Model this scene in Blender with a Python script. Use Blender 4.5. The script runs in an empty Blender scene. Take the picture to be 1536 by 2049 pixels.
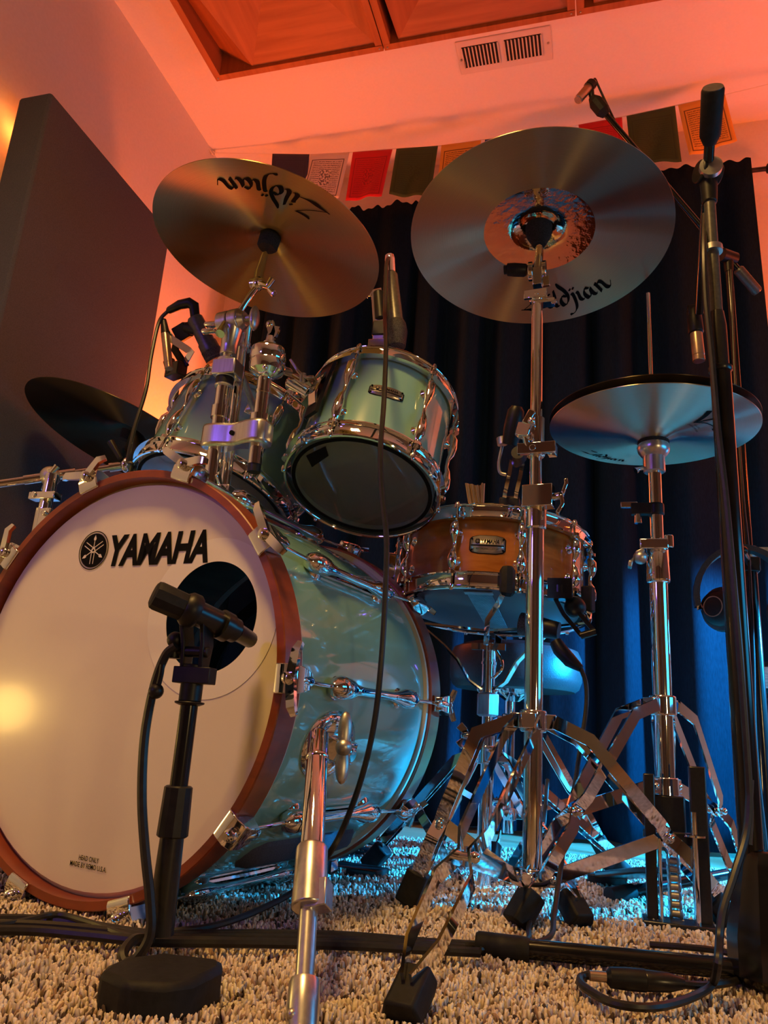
import bpy, bmesh, math, random
import numpy as np
from mathutils import Vector, Matrix
random.seed(7)
SC = bpy.context.scene
COL = SC.collection
PI = math.pi
R_ = math.radians

# ------------------------------------------------------------------ camera
FPX = 1541.0
CAM = Vector((0, 0, .25))
def _axes(yaw, pitch, roll):
    cy, sy, cp, sp, cr, sr = math.cos(yaw), math.sin(yaw), math.cos(pitch), math.sin(pitch), math.cos(roll), math.sin(roll)
    f = Vector((sy*cp, cy*cp, sp)); r0 = Vector((cy, -sy, 0)); u0 = r0.cross(f)
    return cr*r0+sr*u0, -sr*r0+cr*u0, f
RX, UX, FX = _axes(R_(-16.29), R_(16.14), R_(3.79))
cam = bpy.data.cameras.new('camera'); co = bpy.data.objects.new('camera', cam); COL.objects.link(co)
m = Matrix.Identity(4)
for i in range(3):
    m[i][0] = RX[i]; m[i][1] = UX[i]; m[i][2] = -FX[i]; m[i][3] = CAM[i]
co.matrix_world = m
cam.sensor_fit = 'HORIZONTAL'; cam.sensor_width = 36; cam.lens = FPX*36/1536; cam.clip_start = .02; cam.clip_end = 50
SC.camera = co
def ray(px, py): return (px-768)/FPX*RX-(py-1024.5)/FPX*UX+FX
def at(px, py, y): d = ray(px, py); return CAM+d*(y/d.y)
def atz(px, py, z): d = ray(px, py); return CAM+d*((z-CAM.z)/d.z)
def atx(px, py, x): d = ray(px, py); return CAM+d*(x/d.x)
def proj(P):
    X = Vector(P)-CAM; z = X.dot(FX); return 768+FPX*X.dot(RX)/z, 1024.5-FPX*X.dot(UX)/z
def vz(x, y, py):                       # height on the vertical line (x, y) seen at image row py
    a, b = -.3, 3.
    for _ in range(40):
        c = (a+b)/2
        if proj((x, y, c))[1] > py: a = c
        else: b = c
    return (a+b)/2

# ------------------------------------------------------------------ world, lights, exposure
SC.view_settings.view_transform = 'Standard'; SC.view_settings.look = 'None'
SC.view_settings.exposure = 0; SC.view_settings.gamma = 1; SC.view_settings.use_curve_mapping = False
w = bpy.data.worlds.new('world'); SC.world = w; w.use_nodes = True
w.node_tree.nodes['Background'].inputs[0].default_value = (.02, .015, .02, 1)
w.node_tree.nodes['Background'].inputs[1].default_value = .3
def light(name, kind, loc, color, power, size=.1, target=None, **k):
    l = bpy.data.lights.new(name, kind); l.color = color; l.energy = power
    if kind == 'AREA':
        l.size = size
        if 'size_y' in k: l.shape = 'RECTANGLE'; l.size_y = k['size_y']
        if 'spread' in k: l.spread = R_(k['spread'])
    elif kind == 'SPOT': l.shadow_soft_size = size; l.spot_size = R_(k.get('cone', 80)); l.spot_blend = k.get('blend', .6)
    else: l.shadow_soft_size = size
    o = bpy.data.objects.new(name, l); COL.objects.link(o); o.location = loc
    if target is not None:
        o.rotation_euler = (Vector(target)-Vector(loc)).to_track_quat('-Z', 'Y').to_euler()
    return o
ORANGE = (1, .155, .022)
light('corner_lamp_right', 'AREA', (1.35, 1.85, 1.15), (1, .115, .014), 24, .25, (.80, 2.49, 2.0))
light('corner_lamp_left', 'AREA', (-1.16, 2.20, .98), (1, .14, .018), 17, .18, (-1.10, 1.90, 2.44))
for nm_, lc_, sx_, sy_, pw_ in (('panel_strip_top', (-1.425, 1.545, 1.700), .02, .50, 1.3), ('panel_strip_rear', (-1.425, 1.800, 1.15), 1.1, .02, 3.5), ('panel_strip_front', (-1.425, 1.290, 1.15), 1.1, .02, .12)):
    l_ = light(nm_, 'AREA', lc_, ORANGE, pw_, sx_, (-1.465, lc_[1], lc_[2]), size_y=sy_)
    l_.rotation_euler = (0, R_(90), 0)
light('panel_strip_end', 'POINT', (-1.43, 1.275, 1.735), (1, .30, .05), .035, .008)
light('ceiling_lamp_front', 'AREA', (-.50, .15, 2.20), (1, .56, .16), 15, .30, (-.35, .95, .25), spread=125)
light('warm_floor_lamp', 'POINT', (-1.36, .71, .255), (1, .62, .14), 1.6, .05)
light('yellow_lamp_right', 'POINT', (1.15, -.45, .42), (1, .66, .26), 15, .05)
light('cyan_par_lamp', 'SPOT', (1.02, 1.82, .58), (.01, .40, 1), 700, .03, (.0, 1.80, .05), cone=52, blend=.35)
light('cyan_curtain_lamp', 'SPOT', (.98, 2.04, .80), (.0, .46, 1), 420, .03, (.22, 2.37, .36), cone=56, blend=.7)
light('cyan_spill', 'POINT', (1.02, 1.90, .58), (.0, .42, 1), 3, .05)
light('cyan_screen', 'AREA', (1.35, .95, .60), (.02, .50, 1), 2.2, .75, (-.4, 1.15, .30), size_y=.40, spread=120)
light('violet_side_lamp', 'AREA', (-1.35, -.9, 1.1), (.25, .12, 1), .8, .2, (-.6, 1.2, .6), spread=70)

# ------------------------------------------------------------------ materials
def mat(name, col=(.5, .5, .5), rough=.5, metal=0, **k):
    m = bpy.data.materials.new(name); m.use_nodes = True
    b = m.node_tree.nodes['Principled BSDF']
    b.inputs['Base Color'].default_value = (*col, 1); b.inputs['Roughness'].default_value = rough; b.inputs['Metallic'].default_value = metal
    for kk, v in k.items(): b.inputs[kk.replace('_', ' ')].default_value = v
    return m
def nodes(m): return m.node_tree.nodes, m.node_tree.links, m.node_tree.nodes['Principled BSDF']
def noise_col(m, c1, c2, scale=(1, 1, 1), detail=6, lo=.35, hi=.65, bump=0, coord='Object', dist=.0):
    n, l, b = nodes(m)
    tc = n.new('ShaderNodeTexCoord'); mp = n.new('ShaderNodeMapping'); mp.inputs['Scale'].default_value = scale
    nz = n.new('ShaderNodeTexNoise'); nz.inputs['Scale'].default_value = 1; nz.inputs['Detail'].default_value = detail; nz.inputs['Distortion'].default_value = dist
    cr = n.new('ShaderNodeValToRGB'); cr.color_ramp.elements[0].position = lo; cr.color_ramp.elements[1].position = hi
    cr.color_ramp.elements[0].color = (*c1, 1); cr.color_ramp.elements[1].color = (*c2, 1)
    l.new(tc.outputs[coord], mp.inputs[0]); l.new(mp.outputs[0], nz.inputs[0]); l.new(nz.outputs[0], cr.inputs[0]); l.new(cr.outputs[0], b.inputs['Base Color'])
    if bump:
        bp = n.new('ShaderNodeBump'); bp.inputs['Strength'].default_value = bump; bp.inputs['Distance'].default_value = .002
        l.new(nz.outputs[0], bp.inputs['Height']); l.new(bp.outputs[0], b.inputs['Normal'])
    return m
CHROME = noise_col(mat('chrome', (.82, .83, .85), .045, 1), (.80, .81, .83), (.86, .87, .89), (30, 30, 30))
SATIN = noise_col(mat('satin_metal', (.6, .6, .62), .30, 1), (.56, .56, .58), (.68, .68, .70), (220, 220, 14))
STEEL = noise_col(mat('dull_steel', (.55, .54, .52), .38, 1), (.42, .42, .41), (.62, .61, .6), (60, 60, 60))
BLACK = noise_col(mat('black_plastic', (.007, .007, .008), .42, 0, Specular_IOR_Level=.35), (.005, .005, .006), (.010, .010, .011), (90, 90, 90), bump=.05)
BLACKM = noise_col(mat('black_powder_coat', (.012, .012, .013), .28), (.010, .010, .011), (.016, .016, .017), (200, 200, 200))
GLOSSB = noise_col(mat('gloss_black_tube', (.008, .008, .009), .16), (.006, .006, .007), (.010, .010, .011), (50, 50, 50))
RUBBER = noise_col(mat('black_rubber', (.008, .008, .009), .62, 0, Specular_IOR_Level=.3), (.006, .006, .006), (.011, .011, .012), (120, 120, 120), bump=.2)
FELT = noise_col(mat('black_felt', (.012, .012, .012), .95), (.006, .006, .006), (.018, .018, .018), (400, 400, 400), bump=.5)
CABLE = noise_col(mat('cable_rubber', (.012, .011, .011), .40), (.009, .008, .008), (.016, .015, .015), (150, 150, 150))
GREYM = noise_col(mat('grey_enamel', (.09, .09, .085), .36, .4), (.08, .08, .075), (.11, .11, .10), (200, 200, 200))
GRILLE = noise_col(mat('mesh_grille', (.05, .05, .05), .45, .7), (.005, .005, .005), (.12, .12, .12), (900, 900, 900), bump=.8)
COPPER = noise_col(mat('champagne_metal', (.55, .40, .30), .30, .9), (.50, .37, .28), (.60, .44, .33), (100, 100, 100))
AQUA = noise_col(mat('sea_foam_lacquer', (.20, .42, .36), .13, 0, Coat_Weight=.9, Coat_Roughness=.03), (.19, .40, .345), (.22, .44, .375), (4, 4, 4))
AMBER = noise_col(mat('amber_wood_lacquer', (.4, .14, .02), .2, 0, Coat_Weight=.8, Coat_Roughness=.04), (.30, .095, .012), (.42, .155, .025), (10, 10, 60), dist=.6)
HOOPW = noise_col(mat('red_brown_hoop_wood', (.30, .07, .02), .33, 0, Coat_Weight=.25, Coat_Roughness=.25), (.19, .036, .009), (.28, .056, .014), (14, 14, 50), dist=.4)
HEADW = noise_col(mat('smooth_white_head', (.76, .69, .54), .24, 0, Coat_Weight=.45, Coat_Roughness=.13), (.75, .68, .53), (.78, .71, .56), (6, 6, 6))
RINGW = noise_col(mat('white_port_ring', (.80, .76, .62), .35), (.79, .75, .61), (.81, .77, .63), (20, 20, 20))
CREAM = noise_col(mat('cream_edge', (.55, .50, .38), .3), (.52, .47, .36), (.58, .53, .4), (20, 20, 20))
INK = noise_col(mat('black_print', (.004, .004, .004), .8, 0, Specular_IOR_Level=.1), (.003, .003, .003), (.006, .006, .006), (50, 50, 50))
CLEARH = noise_col(mat('clear_resonant_head', (.16, .15, .15), .10, 0, Alpha=.55, Coat_Weight=.6), (.15, .14, .14), (.17, .16, .16), (10, 10, 10))
COATH = noise_col(mat('coated_white_head', (.65, .64, .62), .6), (.62, .61, .59), (.68, .67, .65), (60, 60, 60), bump=.1)
INSIDE = noise_col(mat('raw_shell_wood', (.12, .08, .05), .6), (.09, .06, .035), (.15, .10, .06), (8, 8, 60))
WALL = noise_col(mat('wall_paint', (.72, .70, .68), .7), (.71, .69, .67), (.74, .72, .70), (90, 90, 90), bump=.06)
WALLD = noise_col(mat('low_bounce_wall_paint', (.16, .13, .12), .7), (.15, .12, .11), (.17, .14, .13), (90, 90, 90))  # dark tone added on the unseen walls to cut bounced light
CEIL = noise_col(mat('ceiling_paint', (.80, .79, .77), .8), (.79, .78, .76), (.81, .80, .78), (120, 120, 120), bump=.05)
TRIM = noise_col(mat('trim_paint', (.74, .72, .68), .4), (.73, .71, .67), (.75, .73, .69), (20, 20, 20))
FABRIC = noise_col(mat('charcoal_panel_fabric', (.062, .064, .095), .9), (.052, .054, .08), (.072, .075, .11), (500, 500, 500), bump=.3)
CURT = noise_col(mat('navy_black_curtain', (.0035, .015, .031), .9, 0, Specular_IOR_Level=.08), (.0025, .011, .025), (.0045, .016, .035), (300, 300, 60), bump=.1)
IRON = noise_col(mat('dark_iron_rod', (.03, .025, .022), .5, .6), (.02, .018, .016), (.04, .03, .028), (60, 60, 60))
VENTW = noise_col(mat('vent_white', (.72, .70, .68), .4), (.71, .69, .67), (.73, .71, .69), (20, 20, 20))
DARK = noise_col(mat('duct_dark', (.02, .015, .012), .8), (.015, .012, .01), (.025, .02, .015), (20, 20, 20))
DWOOD = noise_col(mat('diffuser_plywood', (.40, .13, .035), .55), (.36, .115, .03), (.48, .17, .05), (3, 40, 3), dist=.3)
DWOOD2 = noise_col(mat('diffuser_plywood_cross', (.40, .13, .035), .55), (.34, .108, .028), (.46, .16, .047), (40, 3, 3), dist=.3)
BATON = noise_col(mat('pale_dowel_wood', (.42, .30, .18), .6), (.36, .25, .15), (.48, .35, .22), (60, 60, 10))
SEATV = noise_col(mat('black_vinyl_seat', (.03, .035, .04), .38), (.025, .03, .035), (.038, .044, .05), (300, 300, 300), bump=.15)
LABELC = noise_col(mat('pale_label_paper', (.62, .68, .62), .5), (.50, .56, .50), (.70, .76, .70), (40, 40, 200), lo=.45, hi=.55)
STICK = noise_col(mat('white_sticker', (.75, .72, .66), .5), (.74, .71, .65), (.76, .73, .67), (40, 40, 40))
BADGE = noise_col(mat('badge_metal', (.62, .58, .52), .28, .9), (.58, .54, .48), (.66, .62, .56), (80, 80, 80))

def flagmat(name, c, ink, amount=.5):
    """cloth with woodblock lines of text round a centre figure"""
    m = mat(name, c, .85); n, l, b = nodes(m)
    tc = n.new('ShaderNodeTexCoord'); sep = n.new('ShaderNodeSeparateXYZ'); l.new(tc.outputs['UV'], sep.inputs[0])
    def M(op, a, bb=None, cc=None):
        x = n.new('ShaderNodeMath'); x.operation = op
        for i, v in enumerate((a, bb, cc)):
            if v is None: continue
            if isinstance(v, (int, float)): x.inputs[i].default_value = v
            else: l.new(v, x.inputs[i])
        return x.outputs[0]
    u, v = sep.outputs[0], sep.outputs[1]
    du = M('ABSOLUTE', M('SUBTRACT', u, .5)); dv = M('ABSOLUTE', M('SUBTRACT', v, .46))
    inside = M('MULTIPLY', M('LESS_THAN', du, .36), M('LESS_THAN', dv, .36))
    brd = M('MULTIPLY', M('MULTIPLY', M('LESS_THAN', du, .415), M('LESS_THAN', dv, .405)), M('SUBTRACT', 1, M('MULTIPLY', M('LESS_THAN', du, .39), M('LESS_THAN', dv, .385))))
    rows = M('GREATER_THAN', M('SINE', M('MULTIPLY', v, 150)), .0)
    nz = n.new('ShaderNodeTexNoise'); nz.inputs['Scale'].default_value = 60; l.new(tc.outputs['UV'], nz.inputs[0])
    txt = M('MULTIPLY', M('MULTIPLY', rows, M('GREATER_THAN', nz.outputs[0], .46)), inside)
    cen = M('MULTIPLY', M('LESS_THAN', du, .14), M('LESS_THAN', dv, .16))
    nz2 = n.new('ShaderNodeTexNoise'); nz2.inputs['Scale'].default_value = 22; l.new(tc.outputs['UV'], nz2.inputs[0])
    txt = M('ADD', M('MULTIPLY', txt, M('SUBTRACT', 1, cen)), M('MULTIPLY', cen, M('GREATER_THAN', nz2.outputs[0], .5)))
    fac = M('MULTIPLY', M('MINIMUM', M('ADD', txt, brd), 1), amount)
    mx = n.new('ShaderNodeMix'); mx.data_type = 'RGBA'; mx.inputs['A'].default_value = (*c, 1); mx.inputs['B'].default_value = (*ink, 1)
    l.new(fac, mx.inputs['Factor']); l.new(mx.outputs['Result'], b.inputs['Base Color'])
    b.inputs['Subsurface Weight'].default_value = 0
    return m

def cymbal_mat(name, c1, c2, rough=.27, aniso=.8, polish=None):
    rough += .07; aniso = 1.0
    """lathed bronze: tangent runs round the axis; optional brilliant polished centre out to radius 'polish'"""
    m = mat(name, c1, rough, 1); n, l, b = nodes(m)
    tg = n.new('ShaderNodeTangent'); tg.direction_type = 'RADIAL'; tg.axis = 'Z'; l.new(tg.outputs[0], b.inputs['Tangent'])
    b.inputs['Anisotropic'].default_value = aniso; b.inputs['Anisotropic Rotation'].default_value = .25
    tc = n.new('ShaderNodeTexCoord'); sp = n.new('ShaderNodeSeparateXYZ'); l.new(tc.outputs['Object'], sp.inputs[0])
    cb = n.new('ShaderNodeCombineXYZ'); l.new(sp.outputs[0], cb.inputs[0]); l.new(sp.outputs[1], cb.inputs[1])
    ln = n.new('ShaderNodeVectorMath'); ln.operation = 'LENGTH'; l.new(cb.outputs[0], ln.inputs[0])
    rr = n.new('ShaderNodeCombineXYZ'); l.new(ln.outputs['Value'], rr.inputs[0])
    nz = n.new('ShaderNodeTexNoise'); nz.inputs['Scale'].default_value = 900; nz.inputs['Detail'].default_value = 3; l.new(rr.outputs[0], nz.inputs[0])
    cr = n.new('ShaderNodeValToRGB'); cr.color_ramp.elements[0].color = (*c1, 1); cr.color_ramp.elements[1].color = (*c2, 1)
    cr.color_ramp.elements[0].position = .3; cr.color_ramp.elements[1].position = .7
    l.new(nz.outputs[0], cr.inputs[0]); l.new(cr.outputs[0], b.inputs['Base Color'])
    bp = n.new('ShaderNodeBump'); bp.inputs['Strength'].default_value = .10; bp.inputs['Distance'].default_value = .0004; l.new(nz.outputs[0], bp.inputs['Height'])
    if polish:
        lt = n.new('ShaderNodeMath'); lt.operation = 'LESS_THAN'; l.new(ln.outputs['Value'], lt.inputs[0]); lt.inputs[1].default_value = polish
        def mixf(a, bb, sock):
            mm = n.new('ShaderNodeMix'); mm.inputs['A'].default_value = a; mm.inputs['B'].default_value = bb; l.new(lt.outputs[0], mm.inputs['Factor']); l.new(mm.outputs[0], b.inputs[sock])
        mixf(rough, .05, 'Roughness'); mixf(aniso, 0, 'Anisotropic')
        n2 = n.new('ShaderNodeTexNoise'); n2.inputs['Scale'].default_value = 75; n2.inputs['Detail'].default_value = 2; l.new(tc.outputs['Object'], n2.inputs[0])
        b2 = n.new('ShaderNodeBump'); b2.inputs['Distance'].default_value = .0022; l.new(n2.outputs[0], b2.inputs['Height'])
        sm = n.new('ShaderNodeMath'); sm.operation = 'MULTIPLY'; l.new(lt.outputs[0], sm.inputs[0]); sm.inputs[1].default_value = .22; l.new(sm.outputs[0], b2.inputs['Strength'])
        l.new(bp.outputs[0], b2.inputs['Normal']); l.new(b2.outputs[0], b.inputs['Normal'])
        mx = n.new('ShaderNodeMix'); mx.data_type = 'RGBA'; mx.inputs['B'].default_value = (.80, .62, .42, 1)
        l.new(lt.outputs[0], mx.inputs['Factor']); l.new(cr.outputs[0], mx.inputs['A']); l.new(mx.outputs['Result'], b.inputs['Base Color'])
    else: l.new(bp.outputs[0], b.inputs['Normal'])
    return m
CYM = cymbal_mat('lathed_bronze', (.40, .285, .11), (.52, .38, .16), .30, .85)
CYMB = cymbal_mat('lathed_bronze_brilliant_centre', (.46, .36, .23), (.56, .45, .30), .30, .8, polish=.098)
CYMD = cymbal_mat('dark_bronze', (.07, .058, .040), (.11, .09, .06), .34, .6)
CYMH = cymbal_mat('pale_bronze', (.50, .47, .38), (.60, .56, .46), .32, .75)

# ------------------------------------------------------------------ geometry helpers
OFF = {}
def frame(o, z, x=None):
    z = Vector(z).normalized(); x = Vector(x) if x is not None else (Vector((1, 0, 0)) if abs(z.x) < .9 else Vector((0, 1, 0)))
    x = (x-z*x.dot(z)).normalized(); y = z.cross(x); M = Matrix.Identity(4)
    for i in range(3): M[i][0] = x[i]; M[i][1] = y[i]; M[i][2] = z[i]; M[i][3] = o[i]
    return M
I4 = Matrix.Identity(4)
class G:
    def __init__(s): s.v = []; s.f = []; s.uv = None
    def add(s, vs, fs):
        k = len(s.v); s.v += [Vector(v) for v in vs]; s.f += [tuple(i+k for i in f) for f in fs]; return s
    def box(s, M, a, b, c):
        if not isinstance(M, Matrix): M = Matrix.Translation(Vector(M))
        vs = [M @ Vector((x*a/2, y*b/2, z*c/2)) for x in (-1, 1) for y in (-1, 1) for z in (-1, 1)]
        return s.add(vs, [(0, 1, 3, 2), (4, 6, 7, 5), (0, 4, 5, 1), (2, 3, 7, 6), (0, 2, 6, 4), (1, 5, 7, 3)])
    def tube(s, pts, r, n=16, caps=True):
        pts = [Vector(p) for p in pts]; rs = r if isinstance(r, (list, tuple)) else [r]*len(pts)
        t0 = (pts[1]-pts[0]).normalized(); x = frame((0, 0, 0), t0).col[0].to_3d(); k = len(s.v)
        for i, p in enumerate(pts):
            a = (pts[i]-pts[i-1]).normalized() if i else t0
            b = (pts[i+1]-pts[i]).normalized() if i < len(pts)-1 else a
            t = (a+b); t = t.normalized() if t.length > 1e-6 else a
            x = (x-t*x.dot(t)).normalized(); y = t.cross(x)
            for j in range(n):
                q = 2*PI*j/n; s.v.append(p+(x*math.cos(q)+y*math.sin(q))*rs[i])
        for i in range(len(pts)-1):
            for j in range(n):
                j2 = (j+1) % n; s.f.append((k+i*n+j, k+i*n+j2, k+(i+1)*n+j2, k+(i+1)*n+j))
        if caps:
            s.f.append(tuple(k+j for j in range(n))[::-1]); e = k+(len(pts)-1)*n; s.f.append(tuple(e+j for j in range(n)))
        return s
    def cyl(s, p, q, r, r2=None, n=20): return s.tube([p, q], [r, r if r2 is None else r2], n)
    def lathe(s, M, prof, n=48, closed=False):
        k = len(s.v); L = len(prof)
        for (r, z) in prof:
            for j in range(n):
                q = 2*PI*j/n; s.v.append(M @ Vector((r*math.cos(q), r*math.sin(q), z)))
        for i in range(L if closed else L-1):
            i2 = (i+1) % L
            for j in range(n):
                j2 = (j+1) % n; s.f.append((k+i*n+j, k+i*n+j2, k+i2*n+j2, k+i2*n+j))
        if not closed:
            if prof[0][0] > 1e-6: s.f.append(tuple(k+j for j in range(n))[::-1])
            if prof[-1][0] > 1e-6: s.f.append(tuple(k+(L-1)*n+j for j in range(n)))
        return s
    def bar(s, pts, w, t, nrm, wl=None):
        """flat bar swept along pts: width w across, thickness t along nrm"""
        pts = [Vector(p) for p in pts]; nrm = Vector(nrm).normalized(); k = len(s.v)
        for i, p in enumerate(pts):
            a = (pts[i]-pts[i-1]) if i else pts[1]-pts[0]; b = (pts[i+1]-pts[i]) if i < len(pts)-1 else a
            tt = (a.normalized()+b.normalized()).normalized(); sd = tt.cross(nrm).normalized(); nn = sd.cross(tt).normalized(); ww = wl[i] if wl else w
            for x, y in ((-1, -1), (1, -1), (1, 1), (-1, 1)): s.v.append(p+sd*x*ww/2+nn*y*t/2)
        for i in range(len(pts)-1):
            for j in range(4):
                j2 = (j+1) % 4; s.f.append((k+i*4+j, k+i*4+j2, k+i*4+4+j2, k+i*4+4+j))
        e = k+(len(pts)-1)*4; s.f += [(k+3, k+2, k+1, k), (e, e+1, e+2, e+3)]
        return s
    def prism(s, M, poly, z0, z1):
        n = len(poly); vs = [M @ Vector((x, y, z0)) for x, y in poly]+[M @ Vector((x, y, z1)) for x, y in poly]
        return s.add(vs, [tuple(range(n))[::-1], tuple(range(n, 2*n))]+[(i, (i+1) % n, n+(i+1) % n, n+i) for i in range(n)])
    def ball(s, c, r, n=20, sc=(1, 1, 1), M=None):
        pr = [(math.sin(PI*i/10)*r, -math.cos(PI*i/10)*r) for i in range(11)]
        pr[0] = (1e-7, -r); pr[-1] = (1e-7, r)
        MM = Matrix.Translation(Vector(c)) @ ((M.to_3x3().to_4x4()) if M else I4) @ Matrix.Diagonal((*sc, 1))
        return s.lathe(MM, pr, n)
    def mapped(s, vs, fs, fn): return s.add([fn(*v) for v in vs], fs)
    def build(s, name, m, parent=None, loc=None, smooth=38, bevel=0, label=None):
        off = OFF[parent.name] if parent else Vector(loc if loc is not None else (0, 0, 0))
        me = bpy.data.meshes.new(name); me.from_pydata([tuple(v-off) for v in s.v], [], s.f); me.validate()
        bm = bmesh.new(); bm.from_mesh(me); bmesh.ops.remove_doubles(bm, verts=bm.verts, dist=1e-6); bmesh.ops.recalc_face_normals(bm, faces=bm.faces); bm.to_mesh(me); bm.free()
        me.materials.append(m); o = bpy.data.objects.new(name, me); COL.objects.link(o)
        if smooth:
            me.shade_smooth(); me.set_sharp_from_angle(angle=R_(smooth))
        if bevel:
            bv = o.modifiers.new('bevel', 'BEVEL'); bv.width = bevel; bv.segments = 2; bv.limit_method = 'ANGLE'; bv.angle_limit = R_(40)
        OFF[o.name] = off
        if parent: o.parent = parent
        else: o.location = off
        if label: o['label'] = label
        return o
def thing(name, label, cat, loc, group=None):
    o = bpy.data.objects.new(name, None); COL.objects.link(o); o.location = loc; o.empty_display_size = .05
    o['label'] = label; o['category'] = cat
    if group: o['group'] = group
    OFF[o.name] = Vector(loc); return o
def tag(o, label, cat, group=None, kind=None):
    o['label'] = label; o['category'] = cat
    if group: o['group'] = group
    if kind: o['kind'] = kind
    return o
def struct(o): o['kind'] = 'structure'; return o
def spline(pts, k=8):
    pts = [Vector(p) for p in pts]; P = [2*pts[0]-pts[1]]+pts+[2*pts[-1]-pts[-2]]; out = []
    for i in range(1, len(P)-2):
        a, b, c, d = P[i-1:i+3]
        for j in range(k):
            t = j/k; out.append(.5*((2*b)+(c-a)*t+(2*a-5*b+4*c-d)*t*t+(-a+3*b-3*c+d)*t**3))
    out.append(pts[-1]); return out
_tc = {}
def text(s, bold=0.0, shear=0, spacing=1.0):
    """built-in font turned into flat triangles, height about 1, starting at x = 0"""
    key = (s, bold, shear, spacing)
    if key in _tc: return _tc[key]
    cu = bpy.data.curves.new('t', 'FONT'); cu.body = s; cu.size = 1.37; cu.offset = bold; cu.shear = shear; cu.space_character = spacing; cu.resolution_u = 3
    o = bpy.data.objects.new('t', cu); COL.objects.link(o); dg = bpy.context.evaluated_depsgraph_get()
    me = bpy.data.meshes.new_from_object(o.evaluated_get(dg))
    vs = [(v.co.x, v.co.y) for v in me.vertices]; fs = [tuple(p.vertices) for p in me.polygons]
    bpy.data.objects.remove(o); bpy.data.curves.remove(cu); bpy.data.meshes.remove(me)
    x0 = min(v[0] for v in vs); x1 = max(v[0] for v in vs); vs = [(v[0]-x0, v[1]) for v in vs]
    _tc[key] = (vs, fs, x1-x0); return _tc[key]
def wingnut(g, c, axis, r=.012, l=.034, up=(0, 0, 1)):
    """T-shaped wing handle turning about axis"""
    M = frame(c, axis, up); g.lathe(M, [(r*.62, -.004), (r*.72, .002), (r*.6, .014), (r*.35, .018)], 14)
    for sg in (-1, 1):
        g.bar([M @ Vector((sg*.003, 0, .008)), M @ Vector((sg*l*.55, 0, .013)), M @ Vector((sg*l, 0, .022))], .012, .0045, M.col[1].to_3d(), wl=[.010, .013, .015])
    return g

# ------------------------------------------------------------------ setting
def quad(name, pts, m):
    g = G(); g.add(pts, [(0, 1, 2, 3)]); return struct(g.build(name, m, smooth=0))
X0, X1, Y0, Y1, ZC = -1.465, 2.35, -2.3, 2.49, 2.44
FLOORM = noise_col(mat('oak_floor', (.34, .24, .16), .35), (.28, .19, .12), (.40, .29, .19), (2, 40, 2), dist=.3)
g = G(); g.box(((X0+X1)/2, (Y0+Y1)/2, -.03), X1-X0+.2, Y1-Y0+.2, .06); struct(g.build('floor', FLOORM, smooth=0))
g = G(); g.box(((X0+X1)/2, (Y0+Y1)/2, ZC+.05), X1-X0+.2, Y1-Y0+.2, .10); struct(g.build('ceiling', CEIL, smooth=0))
for nm, c, sz in (('wall_left', (X0-.05, (Y0+Y1)/2, ZC/2), (.10, Y1-Y0+.2, ZC)), ('wall_right', (X1+.05, (Y0+Y1)/2, ZC/2), (.10, Y1-Y0+.2, ZC)),
                  ('wall_back', ((X0+X1)/2, Y1+.05, ZC/2), (X1-X0, .10, ZC)), ('wall_front', ((X0+X1)/2, Y0-.05, ZC/2), (X1-X0, .10, ZC))):
    g = G(); g.box(c, *sz); struct(g.build(nm, WALLD if nm in ('wall_front', 'wall_right') else WALL, smooth=0))
g = G(); g.box((X0+.008, (Y0+Y1)/2, .05), .016, Y1-Y0, .10); struct(g.build('baseboard_left', TRIM, bevel=.004))
g = G(); g.box(((X0+X1)/2, Y1-.008, .05), X1-X0-.04, .016, .10); struct(g.build('baseboard_back', TRIM, bevel=.004))

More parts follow.
